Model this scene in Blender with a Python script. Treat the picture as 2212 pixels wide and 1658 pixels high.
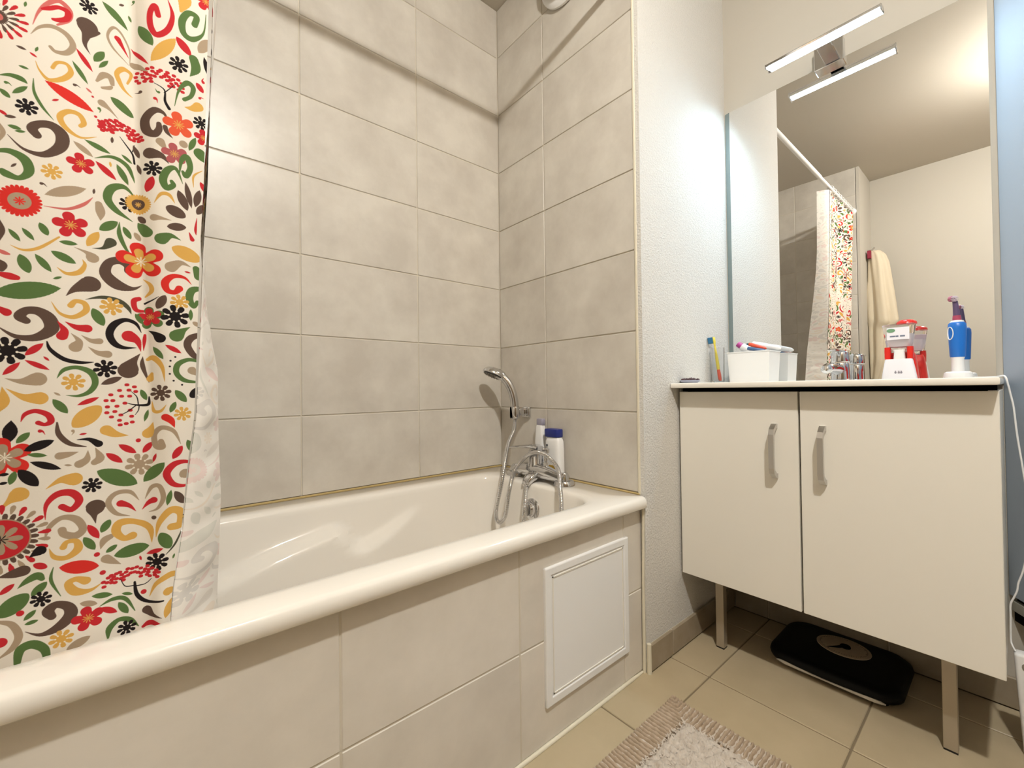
import bpy, bmesh, math, random
import numpy as np
from mathutils import Vector, Matrix
random.seed(7)
rng = np.random.default_rng(7)
S = bpy.context.scene
COL = S.collection
for o in list(bpy.data.objects): bpy.data.objects.remove(o)

# ------------------------------------------------------------------ camera
cam = bpy.data.cameras.new('camera'); cam.sensor_width = 36.0; cam.lens = 914.8237/2212*36
cam.clip_start = 0.02
co = bpy.data.objects.new('camera', cam); COL.objects.link(co); S.camera = co
yaw, pit, rol = 0.87092, 0.01218, -0.0120
fw = Vector((math.cos(yaw)*math.cos(pit), math.sin(yaw)*math.cos(pit), math.sin(pit)))
rt = fw.cross(Vector((0,0,1))).normalized(); up = rt.cross(fw)
r2 = rt*math.cos(rol)+up*math.sin(rol); u2 = up*math.cos(rol)-rt*math.sin(rol)
Mx = Matrix((r2, u2, -fw)).transposed().to_4x4(); Mx.translation = Vector((-1.1295,-1.4151,0.8564))
co.matrix_world = Mx
# ------------------------------------------------------------------ world, exposure
w = bpy.data.worlds.new('world'); S.world = w; w.use_nodes = True
w.node_tree.nodes['Background'].inputs[0].default_value = (.9,.92,1,1)
w.node_tree.nodes['Background'].inputs[1].default_value = 0.2
S.view_settings.view_transform = 'Standard'; S.view_settings.look = 'None'
S.view_settings.gamma = 1.0; S.view_settings.use_curve_mapping = False
S.view_settings.exposure = 0.0
LAMP_STRENGTH = 1560.0; LAMP_COL = (1,.985,.94)
TUBE_STRENGTH = 150.0;  TUBE_COL = (.56,.80,1.0)
LAMP_POS = (-.89,-1.68,2.40)

# ------------------------------------------------------------------ materials
def srgb(h):
    c = [int(h[i:i+2],16)/255 for i in (0,2,4)]
    return tuple((x/12.92 if x<=.04045 else ((x+.055)/1.055)**2.4) for x in c)+(1,)
def mat(name, col, rough=.5, metal=0, spec=.5, **kw):
    m = bpy.data.materials.new(name); m.use_nodes = True
    b = m.node_tree.nodes['Principled BSDF']
    b.inputs['Base Color'].default_value = srgb(col) if isinstance(col,str) else tuple(col)+(1,)
    b.inputs['Roughness'].default_value = rough; b.inputs['Metallic'].default_value = metal
    b.inputs['Specular IOR Level'].default_value = spec
    for k,v in kw.items(): b.inputs[k.replace('_',' ')].default_value = v
    return m
def nd(m, t, **kw):
    n = m.node_tree.nodes.new(t)
    for k,v in kw.items(): setattr(n,k,v)
    return n
def noise_col(m, c1, c2, scale, detail=6, rough=.6, lo=.35, hi=.65, stretch=(1,1,1), per_object=True):
    """two-tone mottling in object space, shifted from piece to piece"""
    t = m.node_tree; L = t.links.new; b = t.nodes['Principled BSDF']
    tc = nd(m,'ShaderNodeTexCoord'); mp = nd(m,'ShaderNodeMapping'); mp.inputs['Scale'].default_value = stretch
    L(tc.outputs['Object'], mp.inputs['Vector'])
    vec = mp.outputs['Vector']
    if per_object:
        oi = nd(m,'ShaderNodeObjectInfo'); mu = nd(m,'ShaderNodeVectorMath',operation='SCALE'); ad = nd(m,'ShaderNodeVectorMath',operation='ADD')
        mu.inputs[0].default_value=(7,13,5); L(oi.outputs['Random'],mu.inputs['Scale']); L(vec,ad.inputs[0]); L(mu.outputs[0],ad.inputs[1]); vec=ad.outputs[0]
    n = nd(m,'ShaderNodeTexNoise'); n.inputs['Scale'].default_value=scale; n.inputs['Detail'].default_value=detail; n.inputs['Roughness'].default_value=rough
    L(vec,n.inputs['Vector'])
    r = nd(m,'ShaderNodeValToRGB'); r.color_ramp.elements[0].position=lo; r.color_ramp.elements[1].position=hi
    r.color_ramp.elements[0].color=srgb(c1); r.color_ramp.elements[1].color=srgb(c2)
    L(n.outputs['Fac'],r.inputs['Fac']); L(r.outputs['Color'],b.inputs['Base Color'])
    return m
def bump(m, scale, strength, dist=.002, detail=3, coord='Object'):
    t=m.node_tree; L=t.links.new; b=t.nodes['Principled BSDF']
    tc=nd(m,'ShaderNodeTexCoord'); n=nd(m,'ShaderNodeTexNoise'); n.inputs['Scale'].default_value=scale; n.inputs['Detail'].default_value=detail
    bp=nd(m,'ShaderNodeBump'); bp.inputs['Strength'].default_value=strength; bp.inputs['Distance'].default_value=dist
    L(tc.outputs[coord],n.inputs['Vector']); L(n.outputs['Fac'],bp.inputs['Height']); L(bp.outputs['Normal'],b.inputs['Normal'])
    return m
def emit(name, col, strength):
    m=mat(name,(0.8,0.8,0.8)); b=m.node_tree.nodes['Principled BSDF']
    b.inputs['Emission Color'].default_value=tuple(col)+(1,); b.inputs['Emission Strength'].default_value=strength
    return m
def glass(name, col=(1,1,1), rough=0.0, ior=1.45):
    m=mat(name,col,rough); b=m.node_tree.nodes['Principled BSDF']
    b.inputs['Transmission Weight'].default_value=1; b.inputs['IOR'].default_value=ior
    return m

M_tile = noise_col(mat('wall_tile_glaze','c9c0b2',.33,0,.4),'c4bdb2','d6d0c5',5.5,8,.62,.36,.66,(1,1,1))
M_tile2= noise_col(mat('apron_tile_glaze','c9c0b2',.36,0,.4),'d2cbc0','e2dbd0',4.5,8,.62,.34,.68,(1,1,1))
M_grout= mat('grout','d3cbbb',.9,0,.2)
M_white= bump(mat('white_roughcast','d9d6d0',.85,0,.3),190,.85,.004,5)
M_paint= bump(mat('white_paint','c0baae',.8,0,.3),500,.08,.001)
M_ceil = bump(mat('ceiling_paint','c6bfb2',.9,0,.2),300,.15,.001)
M_floor= noise_col(mat('floor_tile_glaze','b2a48f',.42,0,.4),'b2a284','bdad8f',7,6,.55,.3,.7)
M_fgrt = mat('floor_grout','857761',.95,0,.1)
M_plin = noise_col(mat('plinth_tile_glaze','9f927f',.5,0,.4),'94866f','a39682',9,5,.6)
M_enam = mat('white_enamel','efe9df',.12,0,.5)
M_caulk= mat('yellowed_sealant','b7a06a',.6)
M_cream= mat('cream_sealant','e0d8c2',.6)
M_chrom= mat('chrome',(.66,.66,.67),.06,1)
M_alu  = mat('brushed_aluminium',(.62,.61,.59),.32,1)
M_black= mat('black_rubber','0d0c0c',.5)
M_cab  = bump(mat('cabinet_lacquer','ece7dc',.38,0,.4),180,.03,.0006)
M_cabe = mat('cabinet_edge','d8cfbc',.5)
M_top  = mat('white_ceramic','f1ece2',.18)
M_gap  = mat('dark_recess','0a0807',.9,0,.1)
M_leg  = mat('satin_grey_leg','b8ad9a',.4,.55)
M_mirr = mat('silvered_glass',(.93,.93,.92),.0,1)
M_medge= mat('mirror_edge','8d9b9b',.15,.5)
M_front= noise_col(mat('front_dimming_brown','7d6a53',.5),'75624c','86735b',3,4,.5,.3,.7,(8,8,.6),False)  # made-up brown on the unseen wall, cuts bounce light and darkens chrome reflections
M_heat = mat('heater_blue_cast','a3adb8',.45)  # blue cast of the tube lamp mixed into the white heater's colour
M_plast= mat('white_plastic','efeeec',.35)
M_slot = mat('socket_grey','8d8676',.6)
M_red  = mat('red_plastic','d8271c',.3)
M_blue = mat('blue_plastic','1d6fc8',.35)
M_navy = mat('navy_cap','1b2a7a',.35)
M_clear= glass('clear_plastic',(.97,.97,.97),.02,1.35)
M_lampw= emit('lit_bulb',LAMP_COL,LAMP_STRENGTH)
M_tube = emit('lit_tube',TUBE_COL,TUBE_STRENGTH)

# ------------------------------------------------------------------ mesh helpers
class MB:
    def __init__(s): s.bm=bmesh.new(); s.mi=0
    def _tag(s,fs):
        for f in fs: f.material_index=s.mi
    def box(s,a,b,bev=0,seg=1):
        a=Vector(a);b=Vector(b); c=(a+b)/2; d=b-a
        r=bmesh.ops.create_cube(s.bm,size=1,matrix=Matrix.Translation(c)@Matrix.Diagonal((abs(d.x),abs(d.y),abs(d.z),1)))
        vs=r['verts']
        if bev>0:
            es=list({e for v in vs for e in v.link_edges})
            q=bmesh.ops.bevel(s.bm,geom=es,offset=bev,segments=seg,affect='EDGES',profile=.5)
            s._tag(q['faces']); vs=q['verts']
        s._tag({f for v in vs for f in v.link_faces})
        return s
    def obox(s,M,d,bev=0,seg=1):
        r=bmesh.ops.create_cube(s.bm,size=1,matrix=M@Matrix.Diagonal((d[0],d[1],d[2],1))); vs=r['verts']
        if bev>0:
            q=bmesh.ops.bevel(s.bm,geom=list({e for v in vs for e in v.link_edges}),offset=bev,segments=seg,affect='EDGES',profile=.5); vs=q['verts']
        s._tag({f for v in vs for f in v.link_faces}); return s
    def grid(s,P,closed_u=False,closed_v=False,flip=False):
        n=len(P);m=len(P[0]); V=[[s.bm.verts.new(p) for p in row] for row in P]; fs=[]
        for i in range(n if closed_u else n-1):
            for j in range(m if closed_v else m-1):
                q=[V[i][j],V[i][(j+1)%m],V[(i+1)%n][(j+1)%m],V[(i+1)%n][j]]
                if flip: q.reverse()
                try: fs.append(s.bm.faces.new(q))
                except ValueError: pass
        s._tag(fs); return V
    def cap(s,ring,flip=False):
        r=list(ring)
        if flip: r.reverse()
        try: s._tag([s.bm.faces.new(r)])
        except ValueError: pass
    def tube(s,pts,rad,n=12,caps=True,flat=1.0,upv=None):
        pts=[Vector(p) for p in pts]; N=len(pts)
        rad=[rad]*N if not hasattr(rad,'__len__') else rad
        rings=[]; u=None
        for i,p in enumerate(pts):
            t=(pts[min(i+1,N-1)]-pts[max(i-1,0)]).normalized()
            if u is None:
                u=Vector(upv) if upv else (Vector((0,0,1)) if abs(t.z)<.9 else Vector((1,0,0)))
            u=(u-t*u.dot(t)).normalized(); v=t.cross(u)
            rings.append([p+(u*math.cos(2*math.pi*k/n)+v*math.sin(2*math.pi*k/n)*flat)*rad[i] for k in range(n)])
        V=s.grid(rings,closed_v=True,flip=True)
        if caps: s.cap(V[0],False); s.cap(V[-1],True)
        return s
    def lathe(s,prof,c=(0,0,0),axis='z',n=24,M=None,sx=1,sy=1):
        P=[]
        for r,h in prof:
            ring=[]
            for k in range(n):
                a=2*math.pi*k/n; p=Vector((r*math.cos(a)*sx,r*math.sin(a)*sy,h))
                if M is not None: p=M@p
                elif axis=='x': p=Vector((p.z,p.x,p.y))+Vector(c)
                elif axis=='y': p=Vector((p.y,p.z,p.x))+Vector(c)
                else: p=p+Vector(c)
                ring.append(p)
            P.append(ring)
        V=s.grid(P,closed_v=True)
        s.cap(V[0],True); s.cap(V[-1],False)
        return s
    def prism(s,poly,h0,h1,fn):
        """poly in 2-D, extruded; fn(a,b,h)->3-D"""
        A=[s.bm.verts.new(fn(a,b,h0)) for a,b in poly]; B=[s.bm.verts.new(fn(a,b,h1)) for a,b in poly]; n=len(A); fs=[]
        for i in range(n): fs.append(s.bm.faces.new((A[i],A[(i+1)%n],B[(i+1)%n],B[i])))
        fs.append(s.bm.faces.new(A[::-1])); fs.append(s.bm.faces.new(B)); s._tag(fs); return s
    def done(s,name,mats,parent=None,smooth=None,recalc=True,origin=None):
        bmesh.ops.remove_doubles(s.bm,verts=s.bm.verts,dist=1e-6)
        if recalc: bmesh.ops.recalc_face_normals(s.bm,faces=s.bm.faces)
        me=bpy.data.meshes.new(name)
        if origin is None:
            zs=[v.co for v in s.bm.verts]
            lo=Vector([min(v[i] for v in zs) for i in range(3)]);hi=Vector([max(v[i] for v in zs) for i in range(3)])
            origin=Vector(((lo.x+hi.x)/2,(lo.y+hi.y)/2,lo.z))
        origin=Vector(origin)
        bmesh.ops.translate(s.bm,verts=s.bm.verts,vec=-origin)
        s.bm.to_mesh(me); s.bm.free()
        for m in (mats if isinstance(mats,(list,tuple)) else [mats]): me.materials.append(m)
        if smooth is not None:
            for p in me.polygons: p.use_smooth=True
            try: me.set_sharp_from_angle(angle=math.radians(smooth))
            except Exception: pass
        return link(name,me,origin,parent)
WORLD={}
def wpos(o): return WORLD.get(o.name,Vector((0,0,0)))
def link(name,me,pos,parent=None):
    o=bpy.data.objects.new(name,me); COL.objects.link(o); pos=Vector(pos)
    if parent: o.parent=parent; o.location=pos-wpos(parent)
    else: o.location=pos
    WORLD[o.name]=pos
    return o
def tag(o,label=None,cat=None,group=None,kind=None):
    if label: o['label']=label
    if cat: o['category']=cat
    if group: o['group']=group
    if kind: o['kind']=kind
    return o
def thing(name,loc,label,cat,group=None): return tag(link(name,None,loc),label,cat,group)
def struct(o,label=None): return tag(o,label,None,None,'structure')
def catmull(P,n=8):
    P=[Vector(p) for p in P]; out=[]
    for i in range(len(P)-1):
        a,b,c,d=P[max(i-1,0)],P[i],P[i+1],P[min(i+2,len(P)-1)]
        for k in range(n):
            t=k/n; out.append(.5*((2*b)+(c-a)*t+(2*a-5*b+4*c-d)*t*t+(3*b-a-3*c+d)*t**3))
    out.append(P[-1]); return out
def sstep(t): t=max(0,min(1,t)); return t*t*(3-2*t)
def lerp(a,b,t): return a+(b-a)*t
def interp(x,xs,ys): return float(np.interp(x,xs,ys))

# ================================================================== the room
ZC=2.49
_tile_cache={}
def tile(parent,a,b,m,bev=.0016):
    """one tile as an object of its own; tiles of one size share a mesh"""
    a=Vector(a);b=Vector(b);d=b-a; key=(round(d.x,4),round(d.y,4),round(d.z,4),m.name)
    me=_tile_cache.get(key)
    if me is None:
        k=MB(); k.box(-d/2,d/2,bev); bmesh.ops.recalc_face_normals(k.bm,faces=k.bm.faces); me=bpy.data.meshes.new('tile'); k.bm.to_mesh(me); k.bm.free(); me.materials.append(m); _tile_cache[key]=me
    return link('tile',me,(a+b)/2,parent)
def cuts(lo,hi,joints): 
    e=[lo]+[j for j in sorted(joints) if lo+.004<j<hi-.004]+[hi]
    return list(zip(e[:-1],e[1:]))
G=.0017
ZR=[.781+.25*k for k in range(-3,7)]
floor=struct(MB().box((-2.12,-2.45,-.06),(.66,.1,-.0025)).done('floor',M_fgrt))
for x0,x1 in cuts(-2.08,.598,[.122-.334*k for k in range(-1,8)]):
    for y0,y1 in cuts(-2.40,-.678,[-.8185-.3335*k for k in range(-1,6)]):
        tile(floor,(x0+.0022,y0+.0022,-.010),(x1-.0022,y1-.0022,0),M_floor,.0015)
ceiling=struct(MB().box((-2.12,-2.45,ZC),(.66,.1,ZC+.06)).done('ceiling',M_ceil))
# long tiled wall beside the tub
wall_left=struct(MB().box((-1.76,.003,0),(.06,.10,ZC)).done('wall_left',M_grout))
for x0,x1 in cuts(-1.70,0,[-.3865-.4*k for k in range(4)]):
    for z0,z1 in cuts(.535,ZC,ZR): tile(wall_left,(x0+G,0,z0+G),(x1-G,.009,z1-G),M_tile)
# tiled end wall with the taps
wall_end=struct(MB().box((.003,-.668,0),(.06,.002,ZC)).done('wall_end',M_grout))
for y0,y1 in cuts(-.670,0,[-.2752]):
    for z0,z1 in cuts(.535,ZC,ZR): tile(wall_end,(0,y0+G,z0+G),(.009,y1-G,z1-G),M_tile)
# tiled foot wall, seen in the mirror
wall_foot=struct(MB().box((-1.76,-.668,0),(-1.7018,.002,ZC)).done('wall_foot',M_grout))
for y0,y1 in cuts(-.670,0,[-.2752]):
    for z0,z1 in cuts(.535,ZC,ZR): tile(wall_foot,(-1.709,y0+G,z0+G),(-1.70,y1-G,z1-G),M_tile)
# white return walls either side of the tub recess
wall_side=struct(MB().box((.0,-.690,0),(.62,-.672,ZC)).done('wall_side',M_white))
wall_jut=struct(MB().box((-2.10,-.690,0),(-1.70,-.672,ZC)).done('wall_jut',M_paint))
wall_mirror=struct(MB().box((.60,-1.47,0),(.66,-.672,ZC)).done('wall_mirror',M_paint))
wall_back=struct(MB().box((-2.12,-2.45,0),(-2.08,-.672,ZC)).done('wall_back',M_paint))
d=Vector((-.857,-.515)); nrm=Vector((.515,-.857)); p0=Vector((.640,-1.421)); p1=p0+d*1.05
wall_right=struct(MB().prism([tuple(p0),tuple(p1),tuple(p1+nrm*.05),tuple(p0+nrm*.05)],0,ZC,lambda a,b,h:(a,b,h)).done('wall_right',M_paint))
wall_front=struct(MB().box((-2.12,p1.y-.05,0),(p1.x+.03,p1.y,ZC)).done('wall_front',M_front))
# tile edge trim, sealant lines, plinths
struct(MB().box((-.003,-.676,.53),(.004,-.668,ZC),.0015).done('trim_1',M_cream))
struct(MB().box((-1.70,-.006,.5295),(0,.0,.5365),.0018).done('trim_2',M_caulk))
struct(MB().box((-.006,-.674,.5295),(0,-.006,.5355),.0018).done('trim_3',M_caulk))
k=MB(); k.tube([(-1.70,-.679,.0022),(-.06,-.679,.0022),(0,-.679,.0018)],[.0055,.0055,.003],8); struct(k.done('trim_4',M_cream,smooth=60))
k=MB(); k.tube([(-.004,-.682,.0),(-.004,-.682,.26),(-.004,-.686,.50)],[.0055,.0045,.004],8); struct(k.done('trim_5',M_cream,smooth=60))
bs=struct(MB().box((.004,-.696,.003),(.594,-.689,.082)).done('baseboard_side',M_grout))
for x0,x1 in cuts(.006,.594,[.132,.466]): tile(bs,(x0+.001,-.700,.003),(x1-.001,-.690,.084),M_plin,.003)
bm_=struct(MB().box((.594,-1.445,.003),(.601,-.70,.082)).done('baseboard_mirror',M_grout))
for y0,y1 in cuts(-1.445,-.70,[-.8185,-1.152]): tile(bm_,(.590,y0+.001,.003),(.600,y1-.001,.084),M_plin,.003)
k=MB(); k.tube([(.002,-.695,0),(.002,-.695,.088)],[.0075,.0065],10); struct(k.done('trim_6',M_cream,smooth=60))
# tiled apron in front of the tub
wall_tub=struct(MB().box((-1.70,-.6745,0),(-.002,-.650,.515)).done('wall_tub',M_grout))
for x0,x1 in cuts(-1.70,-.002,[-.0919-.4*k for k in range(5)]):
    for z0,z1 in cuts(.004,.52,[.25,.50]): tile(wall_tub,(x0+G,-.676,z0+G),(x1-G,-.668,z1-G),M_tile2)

# ================================================================== bathtub
def rrect(x0,x1,y0,y1,r,z,nx=56,ny=20,nc=8):
    r=[r]*4 if not hasattr(r,'__len__') else r     # corners: (x1,y1) (x0,y1) (x0,y0) (x1,y0)
    P=[]
    def arc(cx,cy,rr,a0):
        for k in range(nc): a=a0+math.pi/2*k/nc; P.append((cx+rr*math.cos(a),cy+rr*math.sin(a),z))
    def seg(a,b,n):
        for k in range(n): P.append((lerp(a[0],b[0],k/n),lerp(a[1],b[1],k/n),z))
    arc(x1-r[0],y1-r[0],r[0],0); seg((x1-r[0],y1),(x0+r[1],y1),nx)
    arc(x0+r[1],y1-r[1],r[1],math.pi/2); seg((x0,y1-r[1]),(x0,y0+r[2]),ny)
    arc(x0+r[2],y0+r[2],r[2],math.pi); seg((x0+r[2],y0),(x1-r[3],y0),nx)
    arc(x1-r[3],y0+r[3],r[3],1.5*math.pi); seg((x1,y0+r[3]),(x1,y1-r[0]),ny)
    return P
def ledge_z(x):
    a=interp(x,[-1.3,-.99,-.88,-.735],[.33,.398,.430,.458]); b=interp(x,[-.66,-.58,-.47],[.392,.415,.465])
    return lerp(a,b,sstep((x+.735)/.075))
def ledge_a(x): return interp(x,[-1.45,-1.2,-.99,-.75,-.66,-.58,-.44],[0,.05,.058,.048,.052,.042,0])
TUB=thing('bathtub',(-.85,-.35,0),'white enamel bathtub set in the tiled recess behind its tiled front','bathtub')
b=MB(); rings=[]
for (g,z) in [(.024,.498),(.004,.4965),(.0,.500),(.0,.515),(.0018,.5225),(.006,.528),(.013,.530)]:
    x0,x1,y0,y1=-1.697+g*.3,-.002-g*.3,-.703+g,-.001-g*.3
    rings.append(rrect(x0,x1,y0,y1,.012,z))
op=(-1.60,-.135,-.622,-.100)
for (g,z) in [(-.020,.530),(-.006,.5292),(0,.526),(.004,.520)]:
    rings.append(rrect(op[0]+g,op[1]-g,op[2]+g,op[3]-g,[.07,.12,.12,.09],z))
NL=34
for i in range(1,NL+1):
    t=i/NL; z=lerp(.52,.135,t); k=.004+t*.062; kx0=.004+t*.34; kx1=.004+t*.075
    ring=rrect(op[0]+kx0,op[1]-kx1,op[2]+k,op[3]-k,[.07,.12,.12,.09],z)
    out=[]
    for (x,y,zz) in ring:
        cy=(op[2]+op[3])/2
        s=sstep((abs(y-cy)-.10)/.06)
        f=ledge_a(x)*sstep((ledge_z(x)+.010-zz)/.028)*s*(1-.55*t)
        y-=math.copysign(f,y-cy); out.append((x,y,zz))
    rings.append(out)
last=rings[-1]
for f,z in ((.93,.122),(.80,.115),(.5,.112),(.1,.110)):
    cx=sum(p[0] for p in last)/len(last); cy=sum(p[1] for p in last)/len(last)
    rings.append([(lerp(cx,p[0],f),lerp(cy,p[1],f),z) for p in last])
V=b.grid(rings,closed_v=True); b.cap(V[-1])
tub=b.done('shell',M_enam,TUB,smooth=50,origin=(-.85,-.35,0))
b=MB(); b.lathe([(.0,.010),(.030,.010),(.034,.004),(.034,-.006)],axis='z',n=28,c=(-.33,-.36,.112)); b.done('drain',M_chrom,TUB,smooth=40)
kn=MB(); Mk=Matrix.Translation((-.150,-.352,.447))@Matrix.Rotation(math.radians(-82),4,'Y')
kn.lathe([(.036,-.010),(.037,.004),(.034,.008),(.026,.010),(.025,.022),(.020,.027),(.0,.028)],M=Mk,n=28); kb=kn.done('overflow_knob',M_chrom,TUB,smooth=40)
kn=MB(); kn.obox(Mk@Matrix.Translation((0,0,.030)),(.046,.012,.014),.005,2); kn.done('grip',M_chrom,kb,smooth=40)

# access panel in the apron
AP=thing('access_panel',(-.247,-.678,.09),'white framed access panel set in the tiled tub front','hatch')
x0,x1,z0,z1=-.4165,-.0795,.0915,.4240; yb,yf=-.6735,-.684; fr=.021
b=MB(); b.box((x0+fr,-.6815,z0+fr),(x1-fr,yb,z1-fr),.001); b.done('panel',M_plast,AP)
for nm,a,c in (('frame_rail',(x0,yf,z0),(x1,yb,z0+fr)),('frame_rail',(x0,yf,z1-fr),(x1,yb,z1)),('frame_stile',(x0,yf-.0003,z0),(x0+fr,yb,z1)),('frame_stile',(x1-fr,yf-.0003,z0),(x1,yb,z1))):
    MB().box(a,c,.003,2).done(nm,M_plast,AP)
k=MB(); mI=[(x0+fr+.004,z0+fr+.004,x1-fr-.004,z1-fr-.004)]
for (a,c,e,f) in mI:
    for q in ((a,c,e,c+.003),(a,f-.003,e,f),(a,c,a+.003,f),(e-.003,c,e,f)): k.box((q[0],-.6832,q[1]),(q[2],-.680,q[3]))
k.done('bead',M_cab,AP)

# ================================================================== taps
BM=thing('bath_mixer',(-.07,-.30,.53),'chrome bath mixer tap standing on the end of the tub','tap')
b=MB(); pts=[];rad=[]
for i in range(25):
    t=i/24*2-1; pts.append((-.075-.012*(1-t*t),-.303+t*.128,.548+.018*(1-t*t))); rad.append(.0185+.0095*(1-t*t)**2)
b.tube(pts,rad,16,flat=1.0); b.done('body',M_chrom,BM,smooth=40)
for y in (-.178,-.428):
    b=MB(); b.lathe([(.037,.5305),(.037,.537),(.031,.546),(.017,.543),(.0155,.566),(.012,.572),(0,.573)],c=(-.073,y,0),n=24); p=b.done('pillar',M_chrom,BM,smooth=40)
    b=MB(); b.lathe([(.0,-.013),(.019,-.013),(.0205,-.010),(.0205,.010),(.019,.013),(0,.013)],axis='y',c=(-.075,y+(-.0 if y>-.3 else 0),.549),n=8); b.done('nut',M_chrom,p,smooth=30)
b=MB(); b.lathe([(.029,.560),(.029,.587),(.0265,.590),(.0265,.632),(.024,.637),(0,.638)],c=(-.083,-.300,0),n=28); b.done('cartridge',M_chrom,BM,smooth=40)
b=MB()
sec=[(-.322,.645,.020,.0075),(-.300,.649,.026,.0095),(-.265,.647,.022,.0075),(-.225,.642,.018,.0060),(-.185,.637,.016,.0050),(-.164,.634,.013,.0036)]
P=[]
for (y,z,hw,hh) in sec:
    P.append([(-.083+hw*math.cos(a)*1.0,y,z+hh*math.sin(a)) for a in [2*math.pi*k/16 for k in range(16)]])
V=b.grid(P,closed_v=True); b.cap(V[0]); b.cap(V[-1]); b.done('lever',M_chrom,BM,smooth=50)
b=MB(); b.lathe([(.011,.565),(.011,.600),(.0075,.603),(.0075,.628),(.013,.632),(.014,.645),(.010,.650),(0,.651)],c=(-.083,-.352,0),n=20); b.done('diverter_knob',M_chrom,BM,smooth=40)
b=MB(); P=[]
for (x,z,hw,hh) in [(-.080,.560,.026,.016),(-.105,.556,.024,.015),(-.130,.546,.021,.013),(-.147,.533,.018,.011),(-.150,.524,.016,.009)]:
    ring=[]
    for k in range(16):
        a=2*math.pi*k/16; cx=math.copysign(abs(math.cos(a))**.6,math.cos(a)); sx=math.copysign(abs(math.sin(a))**.6,math.sin(a))
        ring.append((x-hh*sx*.35,-.318+hw*cx,z+hh*sx))
    P.append(ring)
V=b.grid(P,closed_v=True); b.cap(V[0]); b.cap(V[-1]); b.done('spout',M_chrom,BM,smooth=45)

SH=thing('shower_holder',(-.02,-.16,.745),'chrome wall bracket on the end wall gripping the hand shower','bracket')
b=MB(); b.box((-.016,-.190,.744),(.0,-.146,.787),.007,3); b.done('wall_plate',M_chrom,SH,smooth=40)
b=MB(); b.box((-.048,-.176,.752),(-.012,-.152,.780),.004,2); b.done('arm',M_chrom,SH,smooth=40)
b=MB()
P=[]
for z in (.742,.748,.782,.788):
    r_=.0195 if .745<z<.785 else .0175
    P.append([(-.060+r_*math.cos(a),-.160+r_*math.sin(a),z) for a in [math.radians(25+310*k/20)+math.pi for k in range(21)]])
b.grid(P); P2=[[(-.060+(.0145)*math.cos(a),-.160+.0145*math.sin(a),z) for a in [math.radians(25+310*k/20)+math.pi for k in range(21)]] for z in (.742,.788)]
b.grid(P2); b.done('clip',M_chrom,SH,smooth=40)

HS=thing('hand_shower',(-.06,-.16,.74),'chrome hand shower leaning out of its wall bracket over the tub','shower')
path=catmull([(-.060,-.160,.738),(-.060,-.160,.775),(-.0605,-.158,.81),(-.066,-.151,.848),(-.077,-.138,.882),(-.092,-.122,.908)],6)
b=MB(); b.tube(path,[lerp(.0115,.0160,sstep(i/10)) for i in range(len(path))],16); b.done('handle',M_chrom,HS,smooth=40)
n_=Vector((-.40,.10,-.90)).normalized(); along=Vector((-.66,.60,.36)); along=(along-n_*along.dot(n_)).normalized(); side=n_.cross(along)
Mh=Matrix((along,side,n_)).transposed().to_4x4(); Mh.translation=Vector((-.113,-.098,.917))
b=MB(); b.lathe([(0,-.023),(.018,-.0225),(.032,-.016),(.040,-.005),(.041,.003),(.038,.006),(.035,.0065),(0,.0065)],M=Mh,n=32,sx=1.12); 
b.tube([path[-3],path[-1],Vector((-.104,-.108,.921))],[.016,.0185,.0195],14); hd=b.done('head',M_chrom,HS,smooth=50)
M_noz=mat('dark_nozzle_plate','2b2a27',.4)
b=MB(); b.lathe([(.0355,.006),(.0350,.0095),(0,.010)],M=Mh,n=28,sx=1.12); nz=b.done('nozzle_plate',M_noz,HS,smooth=40)
b=MB()
for rr,nn in ((.0,1),(.010,6),(.020,12),(.0305,18)):
    for k in range(nn):
        a=2*math.pi*k/nn; b.lathe([(.0019,.009),(.0014,.0125),(0,.0126)],M=Mh@Matrix.Translation((rr*1.12*math.cos(a),rr*math.sin(a),0)),n=6)
tag(b.done('nozzles',mat('nozzle_rubber','a59d90',.6),nz),kind='stuff')

HOSE=[(-.060,-.160,.742),(-.068,-.164,.70),(-.115,-.184,.65),(-.165,-.224,.592),(-.195,-.238,.514),(-.20,-.218,.438),(-.20,-.2155,.398),(-.20,-.234,.3865),(-.20,-.266,.417),(-.20,-.2845,.49),(-.185,-.284,.54),(-.142,-.253,.567),(-.123,-.277,.606),(-.122,-.325,.633),(-.122,-.372,.637),(-.122,-.416,.62),(-.135,-.462,.591),(-.165,-.496,.550),(-.19,-.525,.503),(-.21,-.538,.44),(-.22,-.51,.36),(-.225,-.45,.31),(-.215,-.39,.34),(-.20,-.3622,.4129),(-.18,-.35,.484),(-.14,-.312,.530),(-.105,-.285,.545)]
path=catmull(HOSE,36); rad=[.0076 if i%3 else .0062 for i in range(len(path))]
b=MB(); b.tube(path,rad,8)
tag(b.done('shower_hose',M_chrom,None,smooth=80),'ribbed chrome shower hose looping down from the hand shower over the mixer','hose')

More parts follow.
